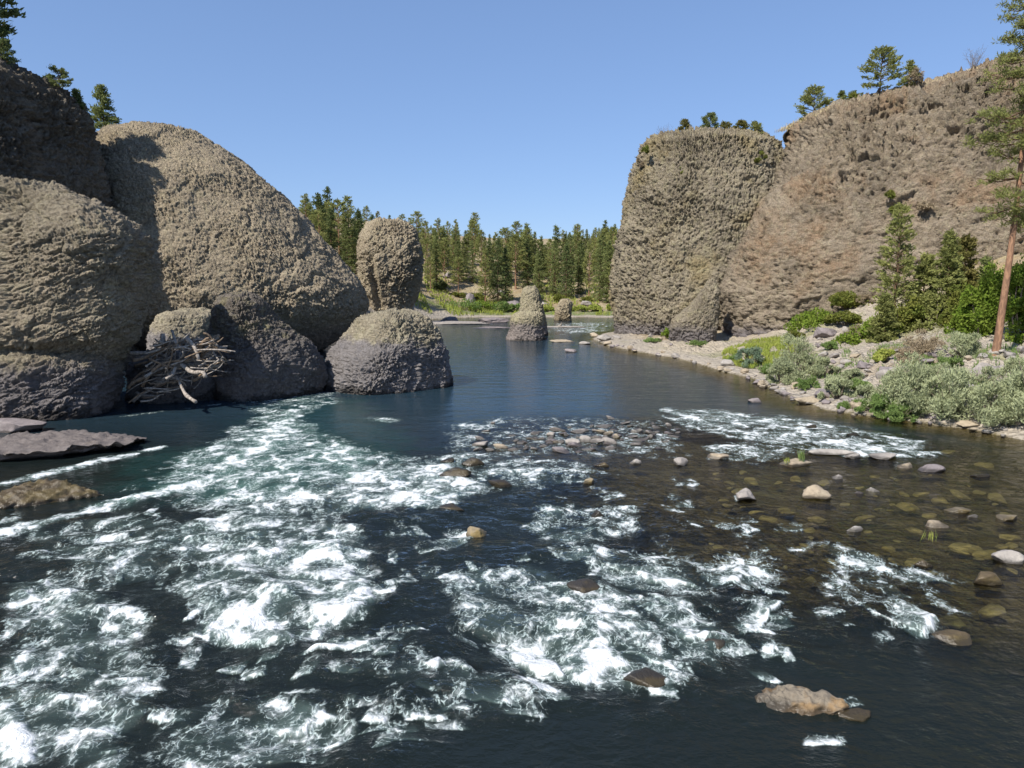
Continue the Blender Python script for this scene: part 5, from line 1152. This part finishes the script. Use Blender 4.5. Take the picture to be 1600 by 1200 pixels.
log_obj('long brown driftwood pole crossing the front of the jam', J(222, 604, -1.5), J(300, 560, -1), .13, .08, 5, 'drift_brown')
log_obj('brown driftwood plank leaning at the left of the jam', J(201, 606, -1.2), J(236, 582, -.8), .14, .08, 6, 'drift_brown')
log_obj('upright pale stump end at the top left of the jam', J(250, 540, .5), J(254, 522, .8), .22, .17, 7)
log_obj('upright pale stump end at the top middle of the jam', J(286, 536, .6), J(291, 522, .8), .2, .15, 8)
log_obj('orange tinted splintered log at the top right of the jam', J(326, 530, .8), J(343, 524, 1.2), .2, .13, 9, 'drift_brown')
rj = np.random.RandomState(21); jam = []
for k in range(170):
    u = rj.rand(); px = 222 + 118 * rj.rand(); top = np.interp(px, [205, 250, 300, 340], [580, 533, 530, 536]); bot = np.interp(px, [205, 240, 300, 340], [632, 625, 595, 572]); py = top + (bot - top) * rj.rand() ** 1.3
    jam.append((px, py))
jam.sort()
for k, (px, py) in enumerate(jam):
    c = J(px, py, rj.uniform(-1.6, 1.2)); L = rj.uniform(.7, 3.0); an = rj.normal(.3, .5); d = np.array([math.cos(an), rj.normal() * .45, math.sin(an)]); d /= np.linalg.norm(d); r = rj.choice([rj.uniform(.025, .06), rj.uniform(.05, .11)]) * (1.5 if rj.rand() < .15 else 1)
    a = c - d * L / 2; b = c + d * L / 2
    log_obj(f"{'grey' if k % 3 else 'brown'} driftwood stick in the log jam, {ordinal(k + 1)} from its left end", a, b, r, r * .6, 700 + k, 'drift' if k % 3 else 'drift_brown', .06, forks=1 if k % 4 == 0 else 0)
q = at_z(505, 600, .15); e = at_z(541, 590, .6)
log_obj('pale forked driftwood branch caught left of the rounded midstream boulder', q, e + [0, 0, .6], .16, .05, 31, bend=.07, group=None, forks=3)
q = at_z(516, 603, .0); log_obj('short upright driftwood stub beside the pale forked branch', q, q + [-.35, 0, 1.25], .16, .12, 32, group=None)
q = at_z(470, 603, .05); e = at_z(508, 602, .1); log_obj('low driftwood log at the foot of the dark fin', q, e, .09, .12, 33, 'drift_brown', group=None)
q = at_y(858, 515, 152); log_obj('pale driftwood log stranded on the rock bar beside the squat rock', q + [-.2, 0, .2], q + [2.6, 0, 1.0], .4, .2, 34, group=None, forks=2)
q = at_y(552, 499, 158); log_obj('driftwood log lying at the foot of the orange buttress', q, q + [4.5, -1, .3], .22, .14, 35, group=None, forks=1)
# ------------------------------------------------------------------ cables between the cliffs
for i, (dy, lab) in enumerate([(0, 'uppermost thin cable strung between the two right cliffs'), (4, 'middle thin cable strung between the two right cliffs'), (8, 'lowest thin cable strung between the two right cliffs')]):
    a = at_y(1150, 217 + dy * .5, 133); b = at_y(1262, 245 + dy, 150); t = np.linspace(0, 1, 16)[:, None]; P = a + (b - a) * t - np.array([0, 0, 1]) * (4 * t * (1 - t)) * .3
    tag(link('cable', mesh_np('cable', *tube(P - a, .035, 5), [M['bark']]), None, a), lab, 'cable', 'cables between the cliffs', 'thing')
